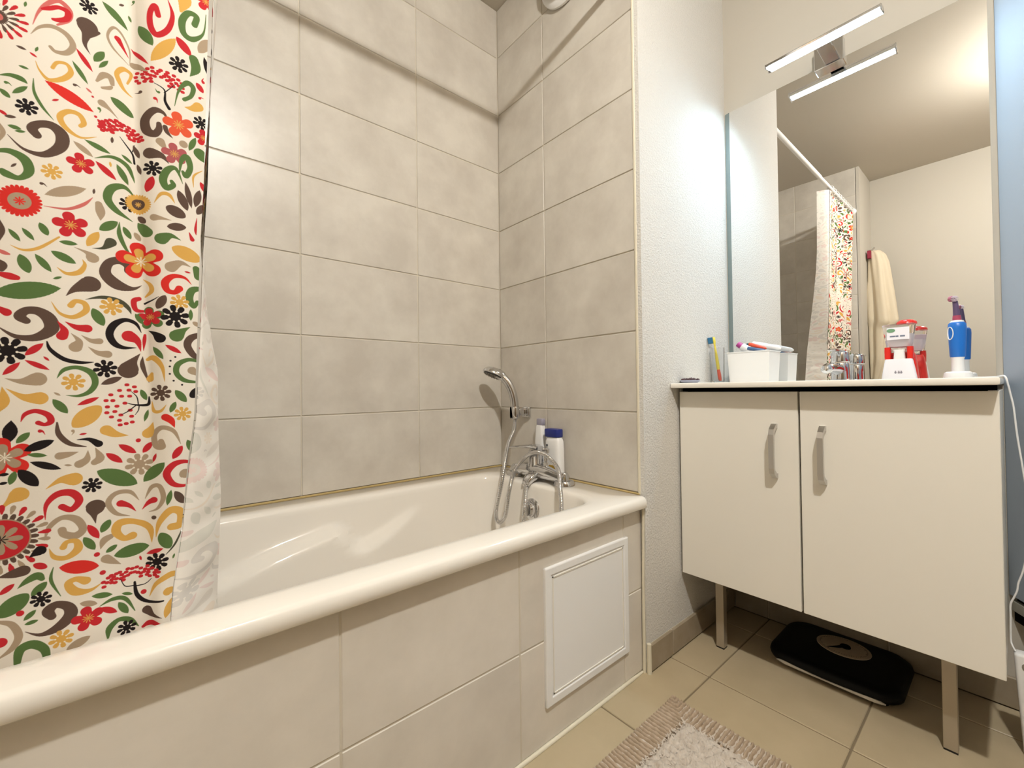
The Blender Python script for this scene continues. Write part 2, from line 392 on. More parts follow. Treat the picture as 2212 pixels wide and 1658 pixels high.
SB=thing('shampoo_bottle',(-.030,-.345,.53),'white bottle with a navy blue cap behind the bath mixer','bottle')
def slab(b,c,prof,n=28,e=.55):
    P=[]
    for (wy,wx,z) in prof:
        ring=[]
        for k in range(n):
            a=2*math.pi*k/n; cc=math.copysign(abs(math.cos(a))**e,math.cos(a)); ss=math.copysign(abs(math.sin(a))**e,math.sin(a))
            ring.append((c[0]+wx*ss,c[1]+wy*cc,z))
        P.append(ring)
    V=b.grid(P,closed_v=True); b.cap(V[0]); b.cap(V[-1]); return b
b=MB(); slab(b,(-.033,-.347),[(.030,.015,.5302),(.0345,.019,.535),(.036,.020,.560),(.036,.020,.640),(.034,.019,.668),(.029,.016,.680),(.026,.014,.6835)]); b.done('body',M_plast,SB,smooth=45)
b=MB(); slab(b,(-.033,-.342),[(.034,.018,.6835),(.0355,.019,.686),(.0355,.019,.708),(.034,.018,.7115),(.028,.014,.7125)]); b.done('cap',M_navy,SB,smooth=40)
b=MB()
for k in range(5):
    z=.655-.016*k; b.box((-.0540,-.332-.003*(k%2),z-.005),(-.0526,-.326+.002*((k+1)%2),z+.003),.0004)
b.done('label_text',mat('dark_print','4a4c52',.6),SB)
b=MB(); b.box((-.0538,-.372,.548),(-.0526,-.335,.585),.0004); b.done('label',mat('ochre_label','b08a2c',.6),SB)
CB=thing('lotion_bottle',(-.026,-.272,.53),'slim tapering cream bottle behind the shower hose, left of the navy capped bottle','bottle')
b=MB(); slab(b,(-.026,-.268),[(.024,.013,.5302),(.027,.015,.535),(.027,.0155,.57),(.023,.014,.66),(.017,.012,.715),(.014,.011,.722)]); b.done('body',M_plast,CB,smooth=45)
b=MB(); slab(b,(-.026,-.270),[(.015,.011,.722),(.016,.0115,.724),(.016,.0115,.742),(.014,.010,.745)]); b.done('cap',mat('grey_cap','9a96a4',.35),CB,smooth=40)

# ================================================================== vanity
VC=thing('vanity_cabinet',(.40,-1.045,0),'cream lacquered two door vanity cabinet on square legs beneath the washbasin','cabinet')
yl,yr_,zb,zt=-.6935,-1.3940,.2468,.8415
MB().box((.2185,yl-.0165,zb),(.598,yl,zt),.0008).done('side_panel',M_cab,VC)
MB().box((.2185,yr_,zb),(.598,yr_+.0165,zt),.0008).done('side_panel',M_cab,VC)
MB().box((.2185,yr_+.0165,zb),(.590,yl-.0165,zb+.016)).done('bottom_panel',mat('darkened_underside','5d4c3a',.9,0,.1),VC)  # colour darkened to deepen the shade under the cabinet
MB().box((.582,yr_+.0165,zb+.016),(.590,yl-.0165,zt)).done('back_panel',M_cabe,VC)
MB().box((.232,yr_+.0165,zt-.06),(.248,yl-.0165,zt)).done('top_rail',M_gap,VC)
MB().box((.226,yr_+.003,zt),(.240,yl-.003,.8530)).done('shadow_strip',M_gap,VC)  # black strip standing in for the shade in the gap below the basin
poly=[(.2,.751),(.190,.751),(.172,.737),(.1665,.722),(.1665,.629),(.172,.614),(.190,.600),(.2,.600),(.2,.613),(.192,.613),(.178,.624),(.1755,.634),(.1755,.717),(.178,.727),(.192,.738),(.2,.738)]
for (ya,yb,yh) in ((yl-.0045,-1.0348,-.979),(-1.0398,yr_,-1.0915)):
    dr=MB().box((.2,yb,zb),(.2175,ya,zt-.001),.0012).done('door',M_cab,VC)
    MB().prism(poly,yh-.0065,yh+.0065,lambda a,c,h:(a,h,c)).done('handle',M_alu,dr)
for (x,y) in ((.297,-.7785),(.297,-1.3045)):
    lg=MB().box((x-.0125,y-.0125,.004),(x+.0125,y+.0125,zb),.001).done('leg',M_leg,VC)
    MB().box((x-.012,y-.012,0),(x+.012,y+.012,.006)).done('foot',M_black,lg)

WB=thing('washbasin',(.37,-1.045,.853),'white ceramic washbasin top lying over the vanity cabinet','basin')
b=MB(); x0,x1,y0,y1=.155,.5985,-1.3962,-.6915; nx,ny=44,64; zt_=.8695
def bas(x,y):
    e=((x-.388)/.118)**2+((y+1.06)/.225)**2
    return zt_-.085*sstep((1-e)*1.4) if e<1 else zt_
P=[]
for i in range(nx+1):
    row=[]
    for j in range(ny+1):
        x=lerp(x0+.004,x1,i/nx); y=lerp(y0+.004,y1-.0005,j/ny); row.append((x,y,bas(x,y)))
    P.append(row)
V=b.grid(P)
ring=[V[0][j] for j in range(ny+1)]+[V[i][ny] for i in range(1,nx+1)]+[V[nx][j] for j in range(ny-1,-1,-1)]+[V[i][0] for i in range(nx-1,0,-1)]
prev=ring
for off,z in ((.0028,.8683),(.004,.8655),(.004,.8575),(.0030,.8545),(0,.8532)):
    cur=[]
    for v in ring:
        p=v.co.copy(); p.z=z
        if abs(p.x-(x0+.004))<1e-6: p.x-=off
        if abs(p.y-(y0+.004))<1e-6: p.y-=off
        cur.append(b.bm.verts.new(p))
    n=len(ring)
    for i in range(n): b.bm.faces.new((prev[i],prev[(i+1)%n],cur[(i+1)%n],cur[i]))
    prev=cur
b.done('basin_top',M_top,WB,smooth=40,origin=(.37,-1.045,.853))
TT=zt_

MI=thing('wall_mirror_glass',(.594,-1.04,TT),'large frameless mirror above the washbasin','mirror'); MI.name='vanity_mirror'; WORLD[MI.name]=Vector((.594,-1.04,TT))
b=MB(); b.box((.5935,-1.3835,TT+.0005),(.5998,-.7110,1.930)); 
for f in b.bm.faces:
    if f.normal.x<-.9: f.material_index=0
    else: f.material_index=1
b.done('glass',[M_mirr,M_medge],MI)
b=MB(); b.prism([(.5935,-.7110),(.5975,-.6935),(.5998,-.6935),(.5998,-.7110)],TT+.0005,1.930,lambda a,c,h:(a,c,h)); b.done('edge_strip',M_medge,MI)
ML=thing('mirror_lamp',(.54,-1.035,1.915),'slim lit tube lamp on a chrome bracket over the mirror','lamp')
e1=Vector((-.962,0,-.272)); e2=Vector((-.272,0,.962)); c0=Vector((.478,0,1.944))
HWT=.0155
pr=[c0+e1*(HWT*math.cos(t))+e2*(.0045*math.sin(t)) for t in [lerp(math.pi,2*math.pi,k/12) for k in range(13)]]
b=MB(); P=[[Vector((p.x,y,p.z)) for p in pr] for y in (-.889,-1.183)]
V=b.grid(P,closed_v=True); b.cap(V[0]); b.cap(V[1]); b.done('tube',M_tube,ML,smooth=40)
Ml=Matrix((e1,Vector((0,1,0)),e2)).transposed().to_4x4(); Ml.translation=Vector((c0.x,-1.036,c0.z))+e2*.0045
b=MB(); b.obox(Ml,(.036,.304,.008),.0015); b.obox(Ml@Matrix.Translation((-.0168,0,-.0095)),(.0022,.304,.013),.0005); b.done('housing',M_chrom,ML)
for y in (-.8865,-1.1855):
    b=MB(); b.obox(Matrix.Translation((0,y+1.036,0))@Ml@Matrix.Translation((0,0,-.003)),(.037,.004,.015),.001); b.done('end_cap',M_chrom,ML,smooth=40)
MB().box((.570,-1.076,1.912),(.5995,-.997,1.990),.002).done('bracket',M_chrom,ML)
MB().box((.486,-1.056,1.950),(.572,-1.016,1.962),.002).done('arm',M_chrom,ML)

# ------------------------------------------------------------------ things on the washbasin
SD=thing('trinket_dish',(.225,-.722,TT),'tiny oval dish of dark red beads on the front corner of the washbasin','dish')
b=MB(); b.lathe([(.021,TT),(.029,TT+.005),(.0315,TT+.010),(.0295,TT+.0098),(.025,TT+.005),(0,TT+.004)],c=(.225,-.7225,0),n=28); b.done('dish_bowl',mat('pale_dish','a9acc0',.3),SD,smooth=50)
b=MB()
for k in range(44):
    a=random.random()*6.28; r_=.026*math.sqrt(random.random()); bmesh.ops.create_icosphere(b.bm,subdivisions=1,radius=.0045,matrix=Matrix.Translation((.225+r_*math.cos(a),-.7225+r_*math.sin(a),TT+.010+.006*random.random()*(1-r_/.03))))
tag(b.done('beads',mat('dark_red_bead','3d0f1a',.3),SD,smooth=60),kind='stuff')
TG=thing('tumbler',(.43,-.722,TT),'clear tumbler in front of the mirror edge','glass')
b=MB(); b.lathe([(.0,TT+.0005),(.019,TT+.0005),(.021,TT+.004),(.0235,TT+.128),(.0220,TT+.128),(.0195,TT+.008),(0,TT+.007)],c=(.43,-.722,0),n=28); b.done('glass_wall',M_clear,TG,smooth=50)
TB=thing('toothbrush',(.43,-.735,TT+.008),'yellow and orange toothbrush with blue bristles standing in the tumbler','toothbrush')
M_yel=mat('yellow_plastic','e3cf4e',.35); M_org=mat('orange_plastic','e0553a',.35)
A=Vector((.425,-.7325,TT+.009)); B_=Vector((.430,-.7085,TT+.168)); 
def along_(t): return A.lerp(B_,t)
b=MB(); b.tube([along_(t) for t in (0,.05,.15,.25)],[.0045,.0058,.006,.0052],10); b.done('grip',M_org,TB,smooth=50)
b=MB(); b.tube([along_(t) for t in (.24,.4,.55,.72,.82,.88,.98,1.0)],[.0051,.0056,.005,.0034,.003,.0052,.0052,.003],10); b.done('handle',M_yel,TB,smooth=50)
b=MB()
dv=(B_-A).normalized(); sd=Vector((-.5,.85,-.1)).normalized()
for i in range(7):
    for j in (-1,0,1):
        p=along_(.87+.019*i)+dv.cross(sd)*.0028*j; b.tube([p+sd*.004,p+sd*.0200],.0019,6)
b.done('bristles',mat('blue_bristle','2f6f93',.6),TB)
BX=thing('storage_box',(.50,-.815,TT),'white open plastic box of toiletries beside the tumbler','box')
b=MB(); zt2=TT+.106
def bx(z,gr): 
    return [(.452-gr,-.7485+gr,z),(.452-gr,-.8835-gr,z),(.552+gr,-.8835-gr,z),(.552+gr,-.7485+gr,z)]
P=[bx(TT+.0005,-.004),bx(TT+.02,-.003),bx(zt2,.001),bx(zt2,.003),bx(zt2+.003,.003),bx(zt2+.003,-.001),bx(TT+.004,-.006)]
V=b.grid(P,closed_v=True); b.cap(V[0]); b.cap(V[-1]); b.done('box_wall',M_plast,BX)
def tube_item(name,a,c,r0,r1,m,label,cat,capm=None,capn='cap'):
    t=thing(name,a,label,cat); a=Vector(a);c=Vector(c); b=MB(); b.tube([a,a.lerp(c,.1),a.lerp(c,.75),c],[r0*.4,r0,r1,r1*.9],14,flat=.8); b.done('body',m,t,smooth=45)
    if capm: dd=(c-a).normalized(); b=MB(); b.tube([c,c+dd*.016],[r1*.75,r1*.65],12); b.done(capn,capm,t,smooth=45)
    return t
z5=TT+.119
tube_item('toothpaste_tube',(.50,-.862,z5-.05),(.487,-.783,z5+.012),.013,.015,M_plast,'white tube with a magenta cap lying across the storage box','tube',mat('magenta_cap','b4428f',.35))
tube_item('orange_tube',(.470,-.870,z5-.004),(.468,-.815,z5+.016),.005,.0065,M_org,'slim orange tube poking out of the storage box','tube')
tube_item('blue_comb_handle',(.466,-.868,z5-.012),(.463,-.812,z5+.002),.006,.006,mat('slate_blue','4c6d98',.4),'short blue handle poking out under the orange tube','comb')
tube_item('white_tube',(.53,-.895,z5-.002),(.512,-.810,z5+.018),.008,.012,M_plast,'plain white tube resting on the rim of the storage box','tube')
TP=thing('basin_mixer',(.50,-1.066,TT),'squat chrome mixer tap on the washbasin','tap')
b=MB(); b.lathe([(.026,TT+.0003),(.026,TT+.004),(.0235,TT+.006),(.0225,TT+.052),(.020,TT+.056),(0,TT+.056)],c=(.492,-1.068,0),n=28); b.done('body',M_chrom,TP,smooth=40)
b=MB(); b.tube([(.485,-1.066,TT+.034),(.45,-1.061,TT+.040),(.415,-1.056,TT+.039),(.396,-1.053,TT+.033),(.390,-1.052,TT+.028)],[.018,.0165,.0155,.013,.005],16); b.done('spout',M_chrom,TP,smooth=45)
b=MB(); b.lathe([(.0215,TT+.058),(.0235,TT+.060),(.0235,TT+.086),(.020,TT+.091),(0,TT+.092)],c=(.492,-1.068,0),n=28); b.done('cartridge',M_chrom,TP,smooth=40)
b=MB(); b.box((.395,-1.079,TT+.0885),(.505,-1.057,TT+.0955),.003,2); b.done('lever',M_chrom,TP,smooth=40)

DS=thing('soap_dispenser',(.48,-1.207,TT),'white and red soap dispenser with an upturned clear refill','dispenser')
def rbox(b,c,prof,e=.45,n=32):
    P=[]
    for (hy,hx,z,dx) in prof:
        ring=[]
        for k in range(n):
            a=2*math.pi*k/n; cc=math.copysign(abs(math.cos(a))**e,math.cos(a)); ss=math.copysign(abs(math.sin(a))**e,math.sin(a)); ring.append((c[0]+dx+hx*ss,c[1]+hy*cc,z))
        P.append(ring)
    V=b.grid(P,closed_v=True); b.cap(V[0]); b.cap(V[-1]); return b
b=MB(); rbox(b,(.462,-1.207),[(.0365,.016,TT+.0004,0),(.037,.017,TT+.003,0),(.0335,.016,TT+.028,0),(.029,.0155,TT+.055,0),(.0275,.015,TT+.058,0)]); b.done('front_shell',mat('dispenser_white','f1eef3',.3),DS,smooth=45)
b=MB(); rbox(b,(.503,-1.207),[(.036,.024,TT+.0004,0),(.0365,.025,TT+.003,0),(.033,.025,TT+.045,0),(.030,.021,TT+.070,0),(.027,.014,TT+.078,0)])
rs=b.done('rear_shell',M_red,DS,smooth=45)
b=MB()
for k in range(6): b.tube([(.5285,-1.207+(k-2.5)*.0095,TT+.006),(.5275,-1.207+(k-2.5)*.009,TT+.040)],.0022,6)
b.done('grip_ribs',M_red,rs)
b=MB(); rbox(b,(.459,-1.209),[(.012,.012,TT+.058,0),(.011,.011,TT+.078,0),(.013,.012,TT+.084,0)]); b.done('nozzle_neck',M_plast,DS,smooth=45)
for sy in (1,-1):
    b=MB(); rbox(b,(.468,-1.207+sy*.0235),[(.0065,.012,TT+.058,0),(.007,.0125,TT+.080,0),(.0065,.012,TT+.092,0)]); b.done('cradle_horn',M_red,DS,smooth=45)
b=MB(); rbox(b,(.474,-1.207),[(.012,.012,TT+.084,0),(.026,.017,TT+.092,0),(.0295,.019,TT+.110,0),(.0345,.021,TT+.150,0),(.0355,.0215,TT+.154,0),(.033,.020,TT+.156,0)]); rf=b.done('refill_bottle',glass('refill_plastic',(.97,.95,.96),.04,1.12),DS,smooth=45)
b=MB(); rbox(b,(.476,-1.207),[(.020,.013,TT+.093,0),(.0255,.016,TT+.112,0),(.0275,.017,TT+.128,0)]); b.done('soap',mat('milky_soap','efe6e6',.4),rf,smooth=45)
b=MB(); b.box((.4515,-1.231,TT+.112),(.4528,-1.184,TT+.146),.0005); lb=b.done('label',mat('label_white','f2eef4',.5),DS)
b=MB(); b.lathe([(0,0),(.009,0),(.009,.0008),(0,.0008)],M=Matrix.Translation((.4511,-1.193,TT+.138))@Matrix.Rotation(-math.pi/2,4,'Y')@Matrix.Diagonal((.6,1,1,1)),n=20); b.done('emblem',mat('emblem_green','6f9a76',.5),lb)
b=MB()
for k,(w_,y) in enumerate(((.011,-1.196),(.006,-1.2055),(.010,-1.217))): b.box((.4505,y-w_/2,TT+.1195),(.4514,y+w_/2,TT+.1235),.0004)
b.done('lettering',mat('label_grey','737a8e',.5),lb)
b=MB(); b.lathe([(.022,TT+.1558),(.021,TT+.162),(.014,TT+.1675),(0,TT+.169)],c=(.484,-1.222,0),n=24); b.done('red_dome',M_red,DS,smooth=50)
M_drop=mat('grey_drop','8f8a92',.4)
for y in (-1.2015,-1.2085,-1.2135):
    b=MB(); b.prism([(0,.006),(.0016,.0025),(.0024,0),(.0016,-.002),(0,-.0028),(-.0016,-.002),(-.0024,0),(-.0016,.0025)],.4446,.4462,lambda a,c,h,y=y:(h,y+a,TT+.020+c)); b.done('drop_mark',M_drop,DS)

ET=thing('electric_toothbrush',(.50,-1.318,TT),'electric toothbrush with a blue handle upright on its white charger','toothbrush')
def el(b,prof,n=24): b.lathe(prof,c=(.50,-1.3185,0),n=n); return b
b=MB(); el(b,[(.0275,TT+.0003),(.0285,TT+.004),(.0265,TT+.016),(.022,TT+.0195),(0,TT+.0195)],28); b.done('charger_base',M_plast,ET,smooth=40)
b=MB(); el(b,[(.0125,TT+.019),(.0120,TT+.054),(.0135,TT+.0575)]); b.done('stem',M_plast,ET,smooth=40)
b=MB(); el(b,[(.0135,TT+.0575),(.0150,TT+.060),(.0162,TT+.090),(.0178,TT+.135),(.0172,TT+.146),(.0140,TT+.150)]); b.done('handle',M_blue,ET,smooth=40)
b=MB(); P=[]
for k in range(25):
    a=2*math.pi*k/24; t=math.radians(135)+.42*math.cos(a); r_=.0182
    P.append((.50+r_*math.cos(t),-1.3185+r_*math.sin(t),TT+.121+.0165*math.sin(a)))
b.tube(P,.0012,6,caps=False); b.done('button_ring',M_plast,ET,smooth=60)
b=MB(); el(b,[(.0138,TT+.150),(.0125,TT+.154),(.0075,TT+.156),(0,TT+.156)]); b.done('collar',M_plast,ET,smooth=40)
b=MB(); b.tube([(.50,-1.3185,TT+.155),(.50,-1.3185,TT+.168)],[.0088,.0078],14); b.done('colour_ring',mat('rose_ring','a8425c',.4),ET,smooth=45)
b=MB(); b.tube([(.50,-1.3185,TT+.168),(.4995,-1.3175,TT+.185),(.499,-1.316,TT+.207)],[.0072,.0062,.0052],14); b.done('brush_neck',mat('plum_neck','5b4a6b',.4),ET,smooth=45)
Mb=Matrix.Translation((.494,-1.311,TT+.213))@Matrix.Rotation(math.radians(55),4,'Z')@Matrix.Rotation(math.radians(82),4,'Y')@Matrix.Rotation(math.pi,4,'X')
b=MB(); b.lathe([(0,-.006),(.0075,-.005),(.008,0),(.0075,.002),(0,.002)],M=Mb,n=18); b.done('brush_head',mat('rose_head','b0697c',.4),ET,smooth=45)
b=MB()
for k in range(15):
    rr=(0 if k<1 else .0035 if k<6 else .0062); a=2*math.pi*(k*.21 if k<6 else (k-6)/9); b.tube([Mb@Vector((rr*math.cos(a),rr*math.sin(a),.002)),Mb@Vector((rr*math.cos(a),rr*math.sin(a),.010))],.0012,5)
b.done('bristles',mat('pale_bristle','d9c9d2',.6),ET)
CD=[(.5235,-1.333,TT+.004),(.50,-1.36,TT+.003),(.46,-1.385,TT+.003),(.425,-1.3995,TT+.004),(.42,-1.4045,.852),(.42,-1.4075,.832),(.42,-1.4121,.7986),(.42,-1.4163,.7335),(.42,-1.4233,.6584),(.42,-1.4306,.563),(.42,-1.4262,.4655),(.42,-1.4199,.4185),(.42,-1.4125,.388),(.42,-1.4101,.3688),(.42,-1.4048,.3506),(.42,-1.3995,.3324),(.42,-1.3990,.3026),(.42,-1.3985,.2524),(.416,-1.4000,.2400),(.410,-1.4053,.2290)]
b=MB(); b.tube(catmull(CD,6),.0019,8); tag(b.done('charger_cord',M_plast,None,smooth=60),'thin white cord hanging down beside the cabinet to the power strip','cord')

# ------------------------------------------------------------------ by the right hand wall
PS=thing('power_strip',(.41,-1.435,0),'white power strip standing upright beside the vanity cabinet','power strip')
Mp=Matrix.Translation((.412,-1.438,.116))@Matrix.Rotation(math.radians(-3.0),4,'X')
b=MB(); b.obox(Mp,(.032,.060,.230),.006,3); bd=b.done('casing',M_plast,PS,smooth=40)
for k in range(4):
    b=MB(); Q=Mp@Matrix.Translation((-.0162,.012,.088-.057*k))
    b.prism([(.024*math.copysign(abs(math.cos(a))**.7,math.cos(a))*.8,.0105*math.copysign(abs(math.sin(a))**.7,math.sin(a))) for a in [2*math.pi*i/20 for i in range(20)]],-.0005,.0012,lambda a,c,h,Q=Q:Q@Vector((h-.0004,a-.012,c)))
    sk=b.done('socket',M_slot,PS)
    b=MB()
    for s_ in (-1,1): b.lathe([(.0028,0),(.0028,.0014),(0,.0014)],M=Q@Matrix.Translation((-.0004,-.012+s_*.009,0))@Matrix.Rotation(-math.pi/2,4,'Y'),n=8)
    b.done('pin_hole',M_gap,sk)
HT=thing('panel_heater',(.45,-1.48,.23),'tall white panel heater on the wall right of the mirror','heater')
hp=Vector((.5995,-1.3940)); hn=Vector((.515,-.857)); hd_=Vector((-.857,-.515))
def hprism(b,t0,t1,d0,d1,z0,z1):
    q=[hp+hd_*t0+hn*d0,hp+hd_*t1+hn*d0,hp+hd_*t1+hn*d1,hp+hd_*t0+hn*d1]
    b.prism([tuple(v) for v in q],z0,z1,lambda a,c,h:(a,c,h)); return b
L_=.46
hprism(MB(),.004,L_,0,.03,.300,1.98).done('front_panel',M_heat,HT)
hprism(MB(),.010,L_-.008,.012,.034,.2865,.302).done('upper_slot',M_gap,HT)
hprism(MB(),.006,L_,.0,.03,.2625,.2870).done('outlet_rail',mat('outlet_grey','a5a296',.5),HT)
hprism(MB(),.010,L_-.008,.006,.034,.2345,.2640).done('lower_slot',M_gap,HT)
hprism(MB(),.06,L_-.06,.03,.043,.34,1.90).done('mounting_back',M_leg,HT)

# ------------------------------------------------------------------ under the cabinet
SC=thing('bathroom_scale',(.468,-1.055,0),'black bathroom scale with a round dial on the floor under the cabinet','scale')
M_sblk=mat('scale_black','060606',.55,0,.2)
def rr2(x0,x1,y0,y1,r,bul=0):
    P=rrect(x0,x1,y0,y1,r,0,nx=10,ny=14,nc=8); out=[]
    for (x,y,z) in P:
        t=(y-(y0+y1)/2)/((y1-y0)/2)
        if x<(x0+x1)/2: x-=bul*(1-t*t)
        out.append((x,y))
    return out
b=MB(); P=[]
for g,z in ((.012,.010),(.002,.014),(0,.022),(.003,.033),(.010,.040),(.03,.043)):
    P.append([(x,y,z) for (x,y) in rr2(.338+g,.600-g,-1.214+g,-.893-g,.055,.010)])
V=b.grid(P,closed_v=True); b.cap(V[0]); b.cap(V[-1]); b.done('body',M_sblk,SC,smooth=50)
b=MB(); b.lathe([(.068,.0425),(.068,.0455),(.064,.0465),(0,.0465)],c=(.503,-1.058,0),n=40,sx=.84); dl=b.done('dial',mat('dial_cream','bfae94',.5),SC,smooth=40)
b=MB()
for k in range(60):
    a=2*math.pi*k/60; l=.006 if k%5==0 else .003; c1=Vector((.503+.84*.060*math.cos(a),-1.058+.060*math.sin(a),.0467)); c2=Vector((.503+.84*(.060-l)*math.cos(a),-1.058+(.060-l)*math.sin(a),.0467))
    b.tube([c1,c2],.0005,4)
tag(b.done('tick_marks',M_gap,dl),kind='stuff')
b=MB(); b.lathe([(.014,.0465),(.013,.050),(0,.0505)],c=(.503,-1.063,0),n=18); b.tube([(.503,-1.063,.0487),(.484,-1.048,.0487),(.463,-1.026,.0482)],[.006,.0035,.0008],6); b.done('pointer',M_gap,dl,smooth=40)
b=MB(); P=[]
for k in range(25):
    t=k/24*2-1; y=-1.055+t*.128; x=.3365-.010*(1-(t*.128/.16)**2)-.0005; h=.0052*(.35+.65*abs(t)**1.2)*(1-max(0,(abs(t)-.8)/.2)**2*.95)
    P.append([(x,y,.017+h),(x-.002,y,.017),(x,y,.017-h),(x+.004,y,.017-h),(x+.004,y,.017+h)])
V=b.grid(P,closed_v=True); b.cap(V[0]); b.cap(V[-1]); b.done('front_trim',mat('pale_trim','d9d2c6',.3),SC,smooth=50)
for (x,y) in ((.37,-.94),(.37,-1.17),(.57,-.94),(.57,-1.17)):
    b=MB(); b.lathe([(.014,0),(.014,.012),(0,.012)],c=(x,y,0),n=14); b.done('foot',M_black,SC,smooth=40)

# ------------------------------------------------------------------ bath mat
MT=thing('bath_mat',(-.36,-1.18,0),'thick beige bath mat with ribbed border lying on the floor tiles','bath mat')
MX0,MX1,MY0,MY1=-.70,-.038,-1.52,-.790
M_mat=noise_col(mat('mat_cotton','b5a698',.95,0,.1),'bfb2a3','d0c5b8',60,3,.6,.3,.7,per_object=False)
NX,NY=300,330
xs=np.linspace(MX0,MX1,NX); ys=np.linspace(MY0,MY1,NY); X,Y=np.meshgrid(xs,ys,indexing='ij')
ex=MX1-X; ey=MY1-Y; ex2=X-MX0; ey2=Y-MY0
bw=.085
de=np.minimum(np.minimum(ex,ex2),np.minimum(ey,ey2))
near_x=np.minimum(ex,ex2)<np.minimum(ey,ey2)
rn=rng.normal(size=(NX,NY)); 
def blur(a,k):
    for _ in range(k): a=(a+np.roll(a,1,0)+np.roll(a,-1,0)+np.roll(a,1,1)+np.roll(a,-1,1))/5
    return a
wob=blur(rng.normal(size=(NX,NY)),14)*.02
edge=np.clip(de/.007,0,1)**.5
inner=np.clip((de-bw+.016)/.014,0,1)
shag=blur(rn,1)*.010+blur(rng.normal(size=(NX,NY)),3)*.010
Z=.002+edge*(.0035+(1-inner)*shag*.05+inner*(.0125+shag*.55))
V=np.stack([X,Y,Z],-1).reshape(-1,3); idx=np.arange(NX*NY).reshape(NX,NY)
F=np.stack([idx[:-1,:-1],idx[1:,:-1],idx[1:,1:],idx[:-1,1:]],-1).reshape(-1,4)
# skirt down to the floor
per=np.concatenate([idx[:,0],idx[-1,1:],idx[-2::-1,-1],idx[0,-2:0:-1]]); base=V[per].copy(); base[:,2]=.0003
nb=len(V); V=np.concatenate([V,base]); m=len(per); ar=np.arange(m)
F=np.concatenate([F,np.stack([per[ar],nb+ar,nb+(ar+1)%m,per[(ar+1)%m]],-1)])
me=bpy.data.meshes.new('woven_base'); me.from_pydata(V.tolist(),[],F.tolist()); me.materials.append(M_mat); me.shade_smooth()
link('woven_base',me,(0,0,0),MT)
# ribbed border: plump cords lying square to the edge
RV=[];RF=[]
def cord(p,dx,length,wd):
    sx,sy=dx; tx,ty=-sy,sx; nl=12; b0=len(RV); ph=random.random()*6; j0=random.uniform(-.0012,.0012)
    for a in range(nl+1):
        t=a/nl; w_=wd*(.80+.20*math.sin(a*2.1+ph))*(1 if 0<a<nl else .5); h=(.0080+.0014*math.sin(a*2.1+ph)+random.uniform(-.0006,.0006))*(1 if 0<a<nl else .55)
        jx=.0008*math.sin(a*.9+ph)+j0
        for (u,v) in ((-1,0),(-.72,.62),(0,1),(.72,.62),(1,0)):
            RV.append((p[0]+sx*length*t+tx*(u*w_+jx),p[1]+sy*length*t+ty*(u*w_+jx),.0045+h*v))
    for a in range(nl):
        for q in range(4): k0=b0+a*5+q; RF.append((k0,k0+1,k0+6,k0+5))
PT=.0112
n_=int((MY1-MY0-.004)/PT)
for k in range(n_):
    y=MY1-.008-k*PT; m_=min(y-MY0,MY1-y); Lr=min(bw+random.uniform(-.003,.004),max(.012,m_))
    cord((MX1-.003,y),(-1,0),Lr,.0050); cord((MX0+.003,y),(1,0),Lr,.0052)
n_=int((MX1-MX0-.004)/PT)
for k in range(n_):
    x=MX1-.008-k*PT; m_=min(x-MX0,MX1-x); Lr=min(bw+random.uniform(-.008,.006),max(.012,m_))
    cord((x,MY1-.003),(0,-1),Lr,.0052); cord((x,MY0+.003),(0,1),Lr,.0052)
me=bpy.data.meshes.new('ribbed_border'); me.from_pydata(RV,[],RF); me.materials.append(noise_col(mat('border_cotton','a08f7b',.95,0,.1),'a8957e','bba893',45,3,.6,.3,.7,per_object=False)); me.shade_smooth()
tag(link('ribbed_border',me,(0,0,0),MT),kind='stuff')
# tufts of pile on the inner field
N=14000; px=rng.uniform(MX0+bw*.85,MX1-bw*.82,N); py=rng.uniform(MY0+bw*.85,MY1-bw*.82,N); hh=rng.uniform(.002,.0055,N); an=rng.uniform(0,6.283,N); ln=rng.uniform(.004,.012,N); wd=rng.uniform(.0012,.0024,N)
c,s_=np.cos(an),np.sin(an); bz=.013
v0=np.stack([px-s_*wd,py+c*wd,np.full(N,bz)],-1); v1=np.stack([px+s_*wd,py-c*wd,np.full(N,bz)],-1)
v2=np.stack([px+c*ln*.4+s_*wd,py+s_*ln*.4-c*wd,bz+hh*.8],-1); v3=np.stack([px+c*ln*.4-s_*wd,py+s_*ln*.4+c*wd,bz+hh*.8],-1); v4=np.stack([px+c*ln,py+s_*ln,bz+hh],-1)
V=np.stack([v0,v1,v2,v3,v4],1).reshape(-1,3); o5=np.arange(N)*5
F=[(int(i),int(i+1),int(i+2),int(i+3)) for i in o5]+[(int(i+3),int(i+2),int(i+4)) for i in o5]
me=bpy.data.meshes.new('pile'); me.from_pydata(V.tolist(),[],F); me.materials.append(M_mat)
tag(link('pile',me,(0,0,0),MT),kind='stuff')

